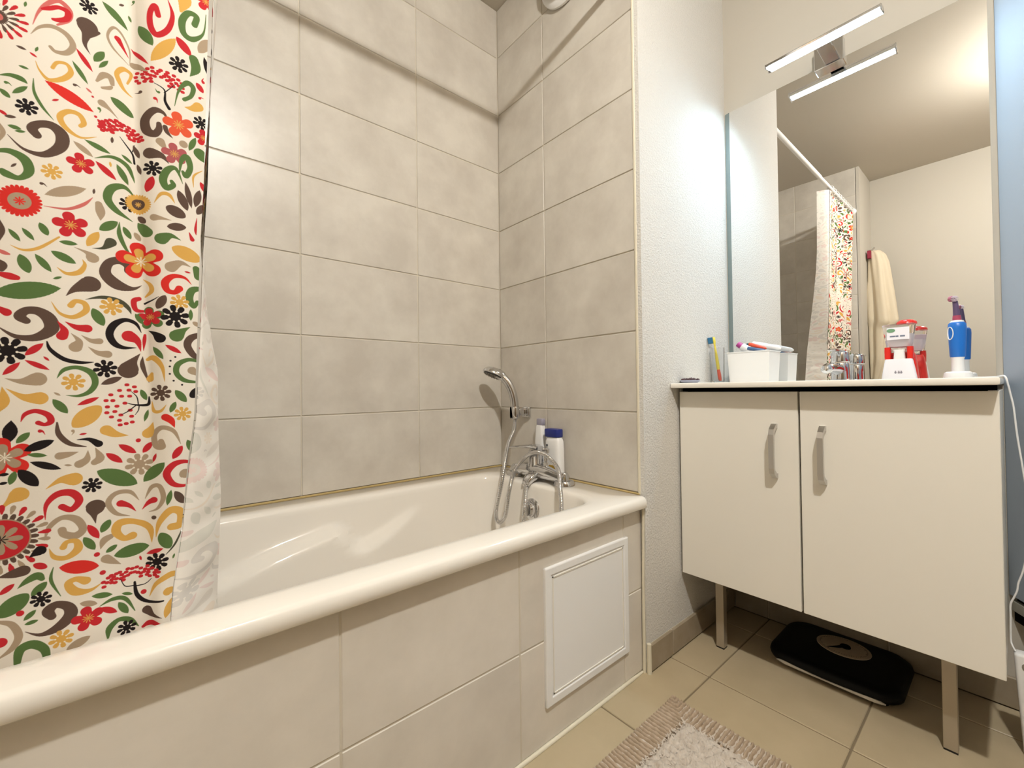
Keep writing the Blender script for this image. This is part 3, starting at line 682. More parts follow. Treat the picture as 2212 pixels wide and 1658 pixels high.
# ------------------------------------------------------------------ up high
CR=thing('curtain_rod',(-.85,-.65,2.159),'slim white shower curtain rod spanning the tub recess','curtain rod')
b=MB(); b.tube([(-1.699,-.65,2.159),(-.80,-.65,2.159)],.0105,16); b.done('rod',M_plast,CR,smooth=40)
b=MB(); b.tube([(-.86,-.65,2.159),(-.001,-.65,2.159)],.0125,16); b.done('sleeve',M_plast,CR,smooth=40)
for x,sg in ((-1.70,1),(0,-1)):
    b=MB(); b.lathe([(.024,0),(.024,sg*.006),(.016,sg*.012),(.014,sg*.022),(0,sg*.022)],axis='x',c=(x,-.65,2.159),n=20); b.done('flange',M_plast,CR,smooth=40)
VT=thing('wall_vent',(0,-.42,2.21),'round white air vent high on the tiled end wall','vent')
def vl(b,prof): b.lathe([(r_,-h) for r_,h in prof],axis='x',c=(0,-.405,2.352),n=40); return b
vl(MB(),[(.112,0),(.118,.004),(.118,.012),(.108,.020),(.095,.020),(.09,.008),(0,.008)]).done('flange',M_plast,VT,smooth=40)
vl(MB(),[(.03,.008),(.03,.030),(.080,.033),(.088,.038),(.086,.044),(.05,.047),(0,.047)]).done('disc',M_plast,VT,smooth=40)
CL=thing('ceiling_lamp',(LAMP_POS[0],LAMP_POS[1],2.35),'bare round bulb glowing in a white ceiling holder','lamp')
b=MB(); b.lathe([(.05,ZC),(.05,ZC-.010),(.03,ZC-.018),(.02,ZC-.03),(.019,ZC-.05),(0,ZC-.05)],c=(LAMP_POS[0],LAMP_POS[1],0),n=24); b.done('socket',M_plast,CL,smooth=40)
b=MB(); b.lathe([(0,-.045)]+[(.045*math.sin(a),-.045*math.cos(a)) for a in [math.pi/2*k/9 for k in range(1,10)]],c=LAMP_POS,n=24); b.done('bulb_dome',M_lampw,CL,smooth=60)
b=MB(); b.lathe([(.045,.0004),(.044,.010),(.030,.030),(.020,.042)],c=LAMP_POS,n=24); b.done('bulb_collar',M_plast,CL,smooth=60)

TW=thing('towel',(-1.93,-.76,.88),'cream bath towel hanging from a hook on the wall behind the curtain','towel')
M_tow=bump(mat('towel_cotton','d9ccb4',.95,0,.1),900,.25,.002)
b=MB(); P=[]
for i in range(50):
    t=i/49; z=lerp(1.885,.885,t); wdt=interp(t,[0,.03,.1,.55,.6,.85,1],[.035,.05,.060,.084,.062,.054,.026]); ring=[]
    for k in range(44):
        a=2*math.pi*k/44; f=1+.16*math.sin(5*a+1.2)*min(1,t*3)+.07*math.sin(9*a-t*3); ring.append((-1.93+wdt*.9*math.cos(a)*f,-.692-.004-wdt*(1+math.sin(a)*f*.98),z-.02*math.sin(2*a)*t))
    P.append(ring)
V=b.grid(P,closed_v=True); b.cap(V[0]); b.cap(V[-1]); b.done('cloth',M_tow,TW,smooth=60)
b=MB(); b.box((-1.895,-.722,1.825),(-1.865,-.700,1.885),.002); b.done('care_label',mat('wine_label','8c2238',.7),TW)
b=MB(); b.tube([(-1.93,-.689,1.90),(-1.93,-.72,1.90),(-1.93,-.735,1.915)],.006,10); b.done('loop_hook',M_chrom,TW,smooth=40)

# ================================================================== shower curtain
# The printed motifs, in millimetres on the cloth: kind, colour, then points.
PRINT = """
St41.7,807.9,0.5 49.1,820.3,3.1 60.8,827.4,5.1 72.8,824.2,6.2 78.3,813.1,6.2 72.7,800.7,5.7 63.1,796.8,4.3 58.4,800.4,3.7
Sp43.4,820.6,0.6 48.0,838.3,2.6 55.0,852.4,4.3 65.6,863.6,5.7 75.3,856.9,5.7 74.0,844.0,4.8 64.4,831.9,2.0
Sr51.5,844.5,2.8 57.3,848.6,4.8 65.6,855.0,4.8 73.5,854.2,6.5 72.8,845.1,5.7 65.6,838.6,5.1 60.8,836.8,3.4
Sy45.6,776.2,0.5 49.0,766.0,2.0 57.1,757.9,4.3 69.0,765.0,5.7 76.3,777.1,5.4 72.7,785.9,4.0 64.3,783.6,3.7 60.1,774.7,3.7
Sn94.2,811.3,0.3 89.1,822.1,4.1 90.8,837.2,9.9 91.4,847.3,20.6
Sn91.4,832.2,3.2 97.8,840.9,5.7 102.3,845.1,3.5
Lg105.7,890.2 131.2,868.8 9.9
Bk92.8,873.9 8.4 -
St132.5,820.2,0.5 117.5,831.2,2.5 110.9,846.0,2.8 116.2,860.7,3.5 124.3,858.6,2.9 132.6,842.5,1.9 133.2,822.4,0.7
Sr132.1,830.2,0.3 126.4,839.4,3.7 120.9,848.5,7.0
Lg77.6,793.5 91.9,770.2 5.4
Lr81.1,811.9 96.4,789.2 5.7
Lg97.7,804.2 107.5,822.5 8.6
Lg102.3,798.2 111.5,812.7 4.8
St100.3,779.3,2.8 106.8,790.5,7.5 113.4,790.8,7.0 115.4,782.6,4.8
St105.5,772.7,3.1 112.1,775.6,4.8 114.7,778.6,3.2
Sy136.0,776.9,0.6 127.0,782.3,4.0 121.5,792.7,5.7 120.2,801.3,5.1 127.0,811.0,5.7 134.6,808.1,4.1 130.4,793.1,2.2
Lg113.7,764.4 137.3,748.5 11.9
St121.4,737.4,0.3 112.7,746.7,3.7 105.4,751.8,8.9
LR53.6,755.4 97.2,735.8 14.2
Lp90.0,764.8 95.7,760.2 2.8
Cr96.4,756.0 1.3 -
Cr99.1,730.6 1.6 -
Lr100.8,728.2 106.7,721.5 4.1
Sg15.8,746.4,1.1 24.4,749.5,4.4 33.2,748.6,6.1 38.2,745.1,1.4
Lg15.8,730.1 24.3,721.5 5.7
Lg26.0,728.0 38.9,741.2 5.7
Sg43.8,753.5,0.6 44.4,736.9,2.9 51.2,721.2,3.1 61.1,708.1,0.4
Bk38.1,715.7 9.4 -
Lr14.6,704.4 22.1,699.2 3.7
Ln19.4,698.1 29.2,699.6 3.9
Lg22.1,687.7 33.6,686.3 4.9
Lg28.0,682.6 36.9,684.3 3.4
St13.5,689.3,2.8 18.3,678.1,4.8 14.5,666.1,2.0
Sy100.1,703.7,0.5 84.8,696.2,2.9 71.3,703.4,5.7 66.5,715.4,6.2 73.8,725.3,5.7 83.6,725.8,5.7 88.0,716.9,5.7 84.9,711.2,4.3
Sn22.0,676.2,0.6 35.2,662.7,3.1 52.2,661.1,7.1 66.4,675.5,11.3 68.2,691.8,12.7 59.3,700.5,10.2 47.7,697.7,8.5 42.5,690.6,9.9 46.5,683.7,8.5
Sg13.4,654.3,4.3 24.2,656.4,6.9 36.2,649.7,9.9 39.6,635.7,9.1 31.7,625.7,5.7 20.8,628.1,8.5 17.6,631.2,5.7
Fr85.4,661.8 11.9 -
By59.2,641.9 9.1 -
Kr165.6,801.5 28.1,20.6
Sk176.2,767.2,3.8 171.6,777.0,3.1 170.9,792.2,1.7 159.7,798.8,0.8
Sk170.9,788.3,1.4 177.7,797.2,1.0 183.9,805.8,0.5
Kr124.8,718.4 22.2,17.4
Sk137.9,683.9,2.5 135.8,696.3,2.2 128.2,706.7,1.5 122.7,713.9,0.6
Sk135.8,700.1,1.4 138.0,710.2,0.6
Lr99.0,670.8 119.2,652.2 7.9
Lg119.7,674.5 131.2,650.3 7.7
Lg88.6,695.3 113.5,686.3 7.0
Lt78.4,688.9 96.5,675.0 7.0
Sg98.1,674.5,0.6 114.6,682.5,4.3 129.5,677.4,5.8 135.8,664.4,3.2 137.9,656.6,0.6
Lg124.5,690.0 135.4,682.7 4.6
Ln136.6,709.7 143.6,692.4 6.2
UR31.7,597.4 18.4 t
Lt53.0,610.9 90.0,630.3 12.8
Sp52.3,596.2,0.6 72.3,598.0,3.1 87.2,608.2,4.0 96.1,620.5,0.6
St101.9,613.9,7.1 103.6,603.5,9.4 103.6,592.6,1.1
Sg135.7,600.6,0.7 119.8,609.6,6.9 110.5,623.6,8.9 114.5,639.4,9.3 126.7,645.8,6.2 136.4,638.4,1.7
Bk131.5,622.9 9.2 -
Sr174.8,922.4,0.6 180.1,902.0,4.9 174.8,879.6,6.9 162.7,867.5,7.6 156.1,877.4,7.0 155.4,896.1,6.3 160.6,907.6,6.9 164.3,895.3,6.2
Sg219.3,925.4,0.8 216.0,895.2,2.7 202.9,879.4,7.5 192.6,883.0,7.9 191.0,900.0,8.6 198.1,914.8,7.5 207.8,915.1,7.5 205.4,901.7,7.5
Sy180.9,935.7,7.5 193.4,933.0,17.1 189.5,913.0,3.4
Lg143.2,877.1 158.0,850.7 12.7
Fr219.3,944.8 12.8 -
Lr184.3,873.8 201.3,853.6 11.3
Ly156.1,828.7 183.6,870.5 15.9
Lr134.3,845.2 153.6,823.7 4.8
St152.4,813.6,0.5 143.1,819.6,7.0 136.7,822.2,7.9
Bk187.0,834.8 10.5 -
Sg200.0,823.9,0.7 206.9,838.2,11.3 204.5,851.1,11.3
Lt210.2,863.9 223.5,889.9 12.4
Lk216.8,861.1 223.4,833.6 6.9
Sg182.3,773.6,0.7 187.0,797.3,3.1 196.5,812.4,6.9 203.7,808.6,6.5 201.2,795.5,4.9 193.3,787.1,5.1
Lr207.7,818.4 215.9,807.4 7.5
Sy194.0,776.5,0.8 202.8,778.1,7.5 210.1,784.1,12.4
Sn175.4,747.3,0.5 170.1,758.9,4.1 159.6,760.4,8.7 150.1,747.0,10.2 151.6,731.4,11.0 159.6,726.8,9.3 164.8,734.5,7.9 164.8,742.3,5.8
Fo186.9,747.9 15.8 -
Bk213.4,761.1 9.4 -
Fr216.7,741.0 10.5 -
Sn179.9,726.5,0.6 173.8,733.1,4.9 171.6,740.0,5.8
St173.8,705.7,0.5 169.3,712.9,6.9 166.3,717.7,10.3
Ct192.4,722.1 5.1 -
Lg198.8,715.4 206.8,737.4 7.2
Sn175.8,688.8,0.5 167.7,697.8,7.6 155.2,699.3,15.4
Fd182.2,704.7 13.1 -
Sg219.1,704.7,0.8 214.2,711.6,11.3 211.7,715.8,15.0
Bk158.1,678.2 9.9 -
Sg191.6,664.2,0.5 183.8,683.6,4.8 174.5,679.6,8.3 169.2,665.3,9.3 173.0,653.7,7.9 180.6,658.9,6.6 178.8,664.3,4.5
Sg187.6,675.9,0.6 190.0,697.5,5.3 196.3,704.6,8.3 200.3,690.9,7.1 195.5,677.3,7.1 191.6,682.1,3.8
Ln141.0,684.0 145.3,669.3 4.8
Lr151.4,644.6 158.0,666.7 10.3
Sy159.5,629.6,0.5 166.9,643.2,4.4 176.0,643.9,4.8 182.5,633.5,0.5
Sy204.3,663.9,0.6 204.4,680.1,2.7 215.0,691.9,0.6
Lr212.5,674.5 220.0,659.9 6.8
Uy142.1,626.7 13.5 n
Ln194.7,668.1 201.9,632.0 7.5
Ln186.1,653.6 197.1,626.8 11.0
Ln211.7,662.0 206.3,635.2 9.3
Ln172.9,626.4 194.4,616.7 15.4
Ln216.6,641.4 208.4,625.0 8.6
Un14.4,816.4 8.5 p
Lg22.3,561.4 32.1,547.5 5.4
Lg33.6,564.5 43.9,550.9 5.4
Lg48.5,574.3 55.7,559.4 7.7
Fr75.9,578.0 14.6 -
Sn14.8,570.8,1.4 17.4,558.3,4.8 14.7,545.4,1.4
Sy23.8,541.6,0.4 34.8,537.2,2.8 48.4,542.5,3.7 65.5,559.8,2.0
Lg102.5,578.9 120.5,595.0 11.0
Ly90.6,554.1 101.8,576.0 9.9
Ss95.7,552.6,0.4 106.4,555.5,4.0 113.7,564.9,11.9
Lg65.5,554.1 82.0,554.3 6.0
St78.9,549.9,0.4 90.8,545.2,4.8 95.9,539.5,12.7
Sp14.2,533.8,3.4 18.4,531.4,4.8 22.7,530.1,2.3
Sn14.1,518.3,8.5 16.8,515.5,9.3 16.2,510.5,5.7
Lg31.5,531.5 39.5,509.1 11.1
Lg44.5,534.0 58.6,513.5 7.7
Lg58.3,540.5 80.5,528.6 9.8
Sy63.4,520.7,0.4 72.1,514.0,4.0 83.2,517.6,6.0 88.5,528.3,4.0 86.4,535.4,0.4
Sr14.1,505.2,4.5 22.6,503.3,8.3 29.2,501.9,5.7
Lg8.7,480.8 66.9,494.0 21.3
Sg122.3,595.1,0.6 122.2,578.8,5.1 128.0,561.5,4.0 135.2,549.4,0.5
Lg126.3,590.0 133.8,574.9 7.2
Lt137.8,586.1 144.1,575.2 6.9
Lt138.4,569.3 143.4,559.9 5.8
Lg139.8,556.4 144.1,549.6 5.1
Lt138.4,544.8 144.8,526.9 7.9
Sn145.5,511.8,0.5 134.8,505.0,5.5 119.6,508.0,13.7 108.3,520.9,12.3 111.6,536.1,9.8 122.4,541.8,10.3 131.4,536.9,11.0 132.1,529.5,10.5
Sn71.4,484.9,0.4 79.4,494.8,7.7 93.9,504.1,20.3
Ss89.2,482.8,0.4 104.9,488.1,4.4 121.0,485.9,5.7 130.6,477.7,5.1 134.1,469.1,0.6
Sy58.5,475.5,0.5 65.9,461.6,3.1 78.1,457.9,5.4 89.4,467.6,6.5 88.1,477.3,6.0 80.0,479.0,5.4 75.7,472.8,6.5
By114.2,476.8 11.3 -
Sr13.9,462.7,5.7 20.4,458.4,9.0
Sn13.9,439.7,1.1 27.9,429.2,5.2 44.7,428.7,9.1 58.1,440.0,13.3 56.4,453.7,13.3 47.1,462.1,10.4 36.9,461.9,9.1 31.3,454.6,10.5 36.8,449.2,7.8
Lg95.8,471.9 106.4,449.4 11.6
Sr63.8,451.3,0.5 69.7,440.1,7.1 67.8,432.4,10.8
Sr70.5,451.2,0.4 80.5,445.0,6.7 90.6,444.1,10.2
St75.9,436.5,0.5 83.0,426.9,6.2 79.9,418.7,12.8
St85.3,434.7,0.4 94.4,428.2,5.5 102.2,428.1,7.9
St91.6,419.7,0.4 100.8,412.2,6.0 110.1,410.8,9.6
Sk144.7,444.2,0.7 139.0,456.0,4.4 127.8,459.7,5.5 116.8,452.2,8.2 112.1,438.9,8.2 116.8,426.3,7.5 126.3,420.9,4.8 139.2,421.6,0.7
Sr144.3,416.9,0.5 140.4,431.5,8.3 131.9,437.5,15.2
Sr147.2,418.2,0.5 148.2,432.0,4.5 149.0,440.7,3.4
Bk21.3,411.4 15.6 -
Lr35.4,405.9 51.4,421.8 7.9
Lr16.7,381.2 31.4,397.2 6.7
Lr35.4,400.0 56.6,388.1 6.1
Sk54.5,424.2,1.4 57.5,414.1,4.0 69.4,402.4,5.1 84.2,398.5,4.3 96.5,399.4,0.8
St18.8,377.1,0.4 32.2,373.4,6.6 46.3,376.3,16.7
Sg63.1,377.4,0.4 69.4,388.4,4.6 81.7,391.8,5.1 94.3,385.2,7.3 98.2,371.7,6.5 93.0,360.0,5.7 82.8,354.4,3.5 71.1,355.3,0.4
By77.9,372.6 10.5 -
Bk108.0,391.0 11.3 -
Sn143.5,413.6,0.5 135.4,401.0,9.8 131.1,389.6,22.3
Ln103.6,369.5 124.6,379.6 8.2
Sn146.3,409.4,0.7 146.3,395.6,5.8 153.5,372.3,0.7
Sy16.3,366.7,0.4 17.9,349.4,9.9 14.1,337.2,2.3
Sy19.6,364.6,0.4 34.3,353.7,7.7 48.0,352.0,15.6
Lg59.4,350.4 72.6,331.7 9.4
Lr81.3,342.0 101.8,352.0 6.2
Jr129.7,368.9 137.4,366.0 122.1,361.1 131.8,361.4 138.8,359.4 113.3,355.1 124.2,353.0 132.5,352.9 108.6,347.3 115.3,347.1 127.6,343.2 109.9,338.6 119.4,339.2 133.1,333.1 109.3,330.7 117.3,331.9 123.4,326.9 113.9,324.6 134.5,324.5 122.0,319.5 135.2,316.3 128.9,314.5 122.7,313.0
Sk153.5,351.5,1.7 153.2,341.9,3.8 148.8,339.7,3.4 138.8,340.4,2.1 129.7,343.2,0.6
Sk141.6,340.3,1.3 139.9,351.8,1.2 133.9,359.8,0.6
Sk138.8,339.5,1.4 130.3,331.3,1.3 124.1,327.5,0.7
Sk142.4,340.3,1.2 141.6,332.7,1.1 138.1,326.2,0.6
Ly77.1,313.2 103.6,340.1 20.3
Sr31.8,323.0,0.6 35.4,332.1,4.5 44.5,335.9,5.4 54.9,330.8,6.5 57.8,322.3,6.5 52.5,318.3,4.5 46.7,320.9,5.4
Ln142.1,609.8 149.9,600.7 7.7
St178.3,607.8,0.5 166.9,608.8,4.8 159.4,608.8,9.4
Sg142.0,600.3,1.6 146.6,593.8,11.1 151.4,587.3,13.6
Ln173.7,597.9 195.5,602.0 11.3
Sg189.1,581.5,0.6 177.5,585.5,7.2 167.6,579.4,15.8
GR144.8,545.9 23.0 y
Ly179.0,569.1 213.2,556.7 19.9
St201.0,544.7,0.6 189.1,548.2,7.2 178.2,540.4,14.7
Sg207.5,543.4,8.6 210.7,532.8,12.0
Sr208.4,619.6,0.5 206.7,602.0,3.4 207.5,594.1,0.6
Sr199.1,595.3,1.1 202.7,586.0,5.8
SR201.8,518.7,0.5 193.8,527.1,3.8 180.5,527.3,6.7 171.6,517.7,9.3 173.6,506.2,7.6 182.0,503.9,6.5 187.5,510.2,8.9
Sy147.4,520.7,0.7 154.9,513.2,4.4 156.6,503.9,5.3 149.8,495.6,2.2
Sg214.0,515.0,5.6 202.6,510.3,9.3 199.3,497.8,9.4 204.2,486.6,6.5 209.1,493.9,5.1
Sk149.0,486.0,2.7 157.8,491.1,1.7 164.5,496.2,0.5
Ln162.5,478.5 171.7,498.5 10.8
By187.9,490.3 10.5 -
Sr148.3,475.0,3.5 139.0,475.9,5.8 136.9,487.9,6.3 142.6,492.4,5.4
Fg155.6,465.2 14.0 -
Fr155.1,466.7 11.1 -
Bk182.7,468.9 15.4 -
Lg200.9,481.8 200.9,464.7 5.3
Lg138.3,470.1 146.8,456.3 6.7
Lt203.3,462.9 212.0,457.6 6.4
Sk153.3,447.1,0.5 160.7,442.1,6.5 165.9,436.1,12.7
Sg200.1,454.9,0.6 191.7,448.8,7.2 184.3,440.7,17.1
Sn213.1,445.4,6.4 200.9,438.4,9.4 196.9,427.1,9.3 204.1,413.3,8.3 212.3,408.6,4.0
Lg158.2,423.9 169.3,406.0 7.0
Lr171.5,426.6 189.7,415.3 6.7
Dk182.7,409.4 177.3,403.7 176.5,395.4 176.5,384.6 180.8,374.7 190.5,368.7
Sg210.6,404.4,4.5 197.7,406.0,5.5 185.8,398.6,7.2 184.2,385.7,6.9 193.6,375.2,6.0 211.4,372.4,2.6
St209.8,383.0,2.3 202.5,390.0,11.3
Sy170.8,373.7,0.5 168.1,394.2,4.8 159.2,407.6,7.5 151.8,405.4,4.1
Sy156.9,385.3,3.4 154.7,377.5,8.6
Bn166.6,357.1 11.0 -
Lg144.2,362.2 150.6,346.8 6.9
Lg182.6,360.8 195.7,343.0 9.8
Lg148.1,316.2 152.5,333.2 4.8
Lg176.9,328.3 183.1,343.9 6.9
Lk200.5,350.1 213.9,363.6 12.8
Sy156.9,344.7,0.9 159.1,331.0,4.4 166.5,330.7,3.8 172.6,339.7,0.5
By191.2,325.7 9.8 -
SR181.8,306.2,0.7 177.9,316.4,8.3 171.8,321.6,9.8
Sk23.7,324.7,0.7 22.7,311.1,13.3 20.5,297.8,3.3
Lg27.8,296.5 39.3,309.3 7.6
GR18.2,279.3 21.5 t
Lk34.2,286.3 60.5,297.6 10.9
Lg36.8,281.5 54.3,278.4 5.6
Lk39.5,271.7 66.7,259.8 8.6
Lk29.6,263.1 46.3,240.5 13.2
Lg22.2,245.3 26.8,261.7 7.2
Lk13.2,258.2 21.7,258.9 4.0
Lk13.2,247.2 20.4,248.4 3.7
Sn63.1,320.2,1.7 64.7,305.0,5.6 74.6,291.8,5.3 89.5,286.3,1.0
Sk81.1,296.4,0.6 92.2,295.9,4.6 101.2,289.0,8.8
Sy130.9,297.7,0.5 118.3,300.4,8.4 109.0,306.9,13.2
St82.3,280.3,0.5 73.2,278.0,6.9 65.4,276.8,9.3
St91.1,280.9,0.6 89.9,269.4,7.3 83.3,263.9,9.9
St98.2,283.7,0.7 102.7,270.1,8.9 97.4,264.3,7.3
Cr141.5,289.7 2.8 -
Lr121.0,285.8 139.4,272.1 8.5
Lr108.4,275.2 125.0,260.4 8.5
Lr146.4,271.4 156.8,286.1 8.0
Lr157.6,256.6 161.4,269.6 3.7
Lr179.6,260.2 190.6,278.4 9.6
Bt142.7,255.5 14.4 -
Lg99.6,252.4 140.5,228.0 20.8
Lg147.2,229.7 170.5,256.0 14.4
St188.8,281.4,0.6 181.0,300.6,5.2 167.6,306.6,6.4 159.4,296.5,6.4 161.4,280.5,7.6 168.4,278.7,7.2 166.7,286.8,6.8
Sy158.0,314.7,0.6 155.4,304.7,8.0 152.0,298.7,13.2
Sr205.9,248.9,2.2 193.7,254.4,5.3 180.9,252.0,8.4 172.8,239.2,8.8 179.1,224.4,7.2 190.0,218.8,4.8 201.2,218.7,2.4
St200.8,231.1,2.6 193.7,236.3,13.6
Lg196.6,286.5 204.1,266.2 8.8
Sy53.1,235.8,0.5 66.0,245.2,7.3 78.1,244.9,16.5
Bk95.1,234.0 9.3 -
Sy13.7,214.9,1.4 21.9,224.9,6.5 30.2,232.3,17.5
Sr52.4,196.3,0.5 53.4,215.2,4.6 63.1,227.3,7.8 75.9,227.2,8.9 82.9,216.0,7.9 75.9,205.3,6.9 67.3,210.6,7.3
Sn98.3,181.9,0.5 96.9,194.4,7.4 98.3,203.7,19.6
St142.2,204.4,0.6 132.7,217.8,5.2 118.2,218.4,5.9 110.6,206.8,6.3 118.2,190.7,5.0 132.6,184.0,0.6
Sr138.9,189.4,0.6 131.8,198.5,5.2 123.0,203.5,8.9
St149.0,205.4,0.8 156.2,221.1,5.2 164.8,222.0,5.7 169.2,205.3,6.0 163.1,190.4,3.6 153.5,185.9,0.7
Sr145.6,190.4,0.6 152.7,199.1,5.6 158.7,202.6,8.4
Lg173.3,193.1 177.8,214.9 6.4
Ln181.8,212.4 192.7,191.8 10.0
Cn158.7,177.2 2.8 -
St51.7,170.2,0.5 56.1,186.4,5.3 67.3,196.2,6.0 80.2,191.5,8.3 86.3,177.3,7.9 79.4,169.9,9.3 69.4,174.2,8.3 67.2,180.3,8.0
Sy55.8,158.5,0.5 60.2,146.8,5.3 71.4,143.2,6.3 81.5,151.6,8.9 80.1,162.4,6.3 71.5,163.4,5.3 68.3,157.4,6.9
Lr90.8,181.6 101.4,160.7 8.6
Lg103.6,167.9 112.3,183.6 9.2
Lg86.9,165.8 97.6,146.5 9.3
St102.9,145.6,0.6 106.3,156.1,8.1 112.6,160.0,6.9
Sy156.4,141.8,0.6 153.9,162.8,8.0 137.6,174.8,7.3 122.1,176.3,10.0 118.4,165.2,9.6 126.1,154.0,7.4 135.0,155.4,10.4
Sy160.9,148.7,0.6 164.8,169.5,6.4 177.2,185.4,10.0 188.5,179.7,10.0 188.1,162.3,10.8 178.1,160.9,10.0
Lg166.0,154.4 176.3,130.1 14.8
Ss171.8,122.0,0.8 182.6,135.5,2.8 192.2,158.6,0.8
Lg116.1,132.1 153.5,137.4 17.2
Lg108.2,139.1 119.3,146.9 6.6
Lr150.4,125.7 168.8,131.3 6.7
Cr99.4,139.2 3.0 -
Cr105.0,112.9 3.1 -
Cr147.1,71.8 3.4 -
St123.1,118.8,0.6 113.6,126.2,8.1 108.3,130.9,10.7
Bk162.1,113.1 12.0 -
LR64.6,131.9 101.4,123.1 17.2
VR14.8,178.1 24.8 0
Sy105.0,100.0,0.6 93.3,93.2,4.6 79.2,96.0,10.0 72.8,108.3,7.9 80.0,112.4,6.6 88.8,107.3,10.0
Kr134.1,96.3 30.5,15.7
Sk168.5,55.1,2.4 150.8,57.1,4.4 139.9,70.1,4.8 137.4,88.7,2.6
Sk137.4,84.2,1.5 127.6,86.2,1.2 122.8,97.5,0.7
Sk138.2,82.9,1.6 149.1,82.9,1.2 156.0,89.8,0.7
Sy153.7,63.8,0.6 161.2,81.4,5.2 175.3,90.6,8.8 184.4,88.4,6.8
Sy181.6,68.2,1.8 174.4,67.0,12.0
Sn13.4,132.2,1.7 25.4,133.9,10.6 33.2,135.8,12.9
Sg28.3,114.4,0.5 35.8,121.6,6.3 45.1,126.4,9.3 49.4,121.5,5.3
Lg39.9,101.8 53.6,116.8 9.3
Sg59.4,133.8,0.7 57.3,117.1,3.6 65.9,94.4,0.7
Lr12.8,110.2 25.8,121.3 6.5
Lr42.0,141.6 53.8,135.0 8.3
Sk38.5,151.5,0.6 47.8,158.1,11.6
Lg11.4,82.8 37.4,105.6 19.9
Bk48.4,95.7 9.3 -
Sn34.6,58.2,0.5 47.6,50.3,4.3 62.7,54.1,10.6 74.4,66.4,13.2 72.7,78.4,10.6 62.1,84.6,8.9 54.7,78.4,11.6 57.9,70.2,8.3
Lg94.3,84.4 114.5,79.6 7.8
Lg123.9,77.5 135.4,72.4 4.3
Lt83.2,79.0 99.7,72.4 7.9
Sg101.9,67.8,0.7 114.8,72.8,5.0 127.6,68.6,5.0 137.7,47.9,1.0
Lg120.6,66.3 130.4,47.1 8.4
Lr102.6,65.4 119.2,53.2 7.8
Fr91.0,56.3 13.9 -
Sn166.9,30.4,0.6 156.8,36.9,5.6 150.8,45.1,11.1
Ly170.8,29.0 179.2,55.5 10.4
Cr30.4,82.8 3.6 -
Lg33.3,72.6 44.0,83.5 6.0
Lg34.1,67.3 46.0,69.8 5.0
St12.7,76.9,3.9 23.3,70.7,6.9 29.1,54.8,7.6 23.9,41.2,6.3 13.2,32.4,2.0
Cr13.8,51.0 6.0 -
By66.2,38.4 10.9 -
Sg110.0,21.1,2.2 111.6,33.8,7.3 121.1,41.8,6.0 132.4,37.1,6.4 141.5,24.5,1.0
Bk129.1,27.3 9.6 -
Sr146.5,22.0,4.0 155.9,25.9,7.2 169.5,17.6,1.6
Lt70.7,21.9 92.9,31.7 10.7
Sg27.7,21.0,6.3 30.3,36.6,9.6 40.8,40.3,10.6 50.9,31.2,8.9 53.4,18.2,6.6"""
PU,PV,RES=240.0,970.0,.42
IW,IH=int(PU/RES),int(PV/RES)
INK={k:np.array(srgb(v)[:3]) for k,v in dict(r='bd2a30',R='cf3029',p='c46862',g='56703f',n='5a473d',s='4b4a3a',t='a59179',y='d2a353',k='211b1b',o='d8583a',d='a9585a',c='e6ddcc').items()}
img=np.empty((IH,IW,3)); img[:]=np.array(srgb('e4dccf')[:3])
def dab(c,pts,col_is=None):
    """blend a smooth stroke through (u, v, width) points into the print"""
    A=np.array(pts); u,v,wd=A[:,0]/RES,A[:,1]/RES,np.maximum(A[:,2],.3)/RES/2
    mr=wd.max()+3
    for oy in (0,):
        x0=max(int(u.min()-mr),0);x1=min(int(u.max()+mr)+1,IW);y0=max(int(v.min()-mr),0);y1=min(int(v.max()+mr)+1,IH)
        if x1<=x0 or y1<=y0: return
        gx,gy=np.meshgrid(np.arange(x0,x1)+.5,np.arange(y0,y1)+.5); best=np.full(gx.shape,1e9)
        if len(u)==1: best=np.hypot(gx-u[0],gy-v[0])-wd[0]
        for i in range(len(u)-1):
            dx,dy=u[i+1]-u[i],v[i+1]-v[i]; q=dx*dx+dy*dy+1e-9
            t=np.clip(((gx-u[i])*dx+(gy-v[i])*dy)/q,0,1)
            best=np.minimum(best,np.hypot(gx-u[i]-t*dx,gy-v[i]-t*dy)-(wd[i]+t*(wd[i+1]-wd[i])))
        a=np.clip(.5-best,0,1)[...,None]; img[y0:y1,x0:x1]=img[y0:y1,x0:x1]*(1-a)+INK[c]*a
def smooth_pts(P,n=6):
    P=np.array(P,float); out=[]
    for i in range(len(P)-1):
        a,b_,c,d_=P[max(i-1,0)],P[i],P[i+1],P[min(i+2,len(P)-1)]
        for k in range(n):
            t=k/n; out.append(.5*((2*b_)+(c-a)*t+(2*a-5*b_+4*c-d_)*t*t+(3*b_-a-3*c+d_)*t**3))
    out.append(P[-1]); return out
def disc(c,u,v,r): dab(c,[(u,v,2*r)])
def leafm(c,u1,v1,u2,v2,wd):
    dab(c,[(lerp(u1,u2,t),lerp(v1,v2,t),wd*(1-(2*t-1)**2)) for t in [k/16 for k in range(17)]])
def petals(c,u,v,r0,r1,n,wd,ph=0,tip=.6):
    for k in range(n):
        a=ph+2*math.pi*k/n
        dab(c,[(u+r*math.cos(a),v+r*math.sin(a),wd*f) for r,f in ((r0,.35),(lerp(r0,r1,.45),.9),(lerp(r0,r1,.75),1),(r1-wd*.3,.8))])
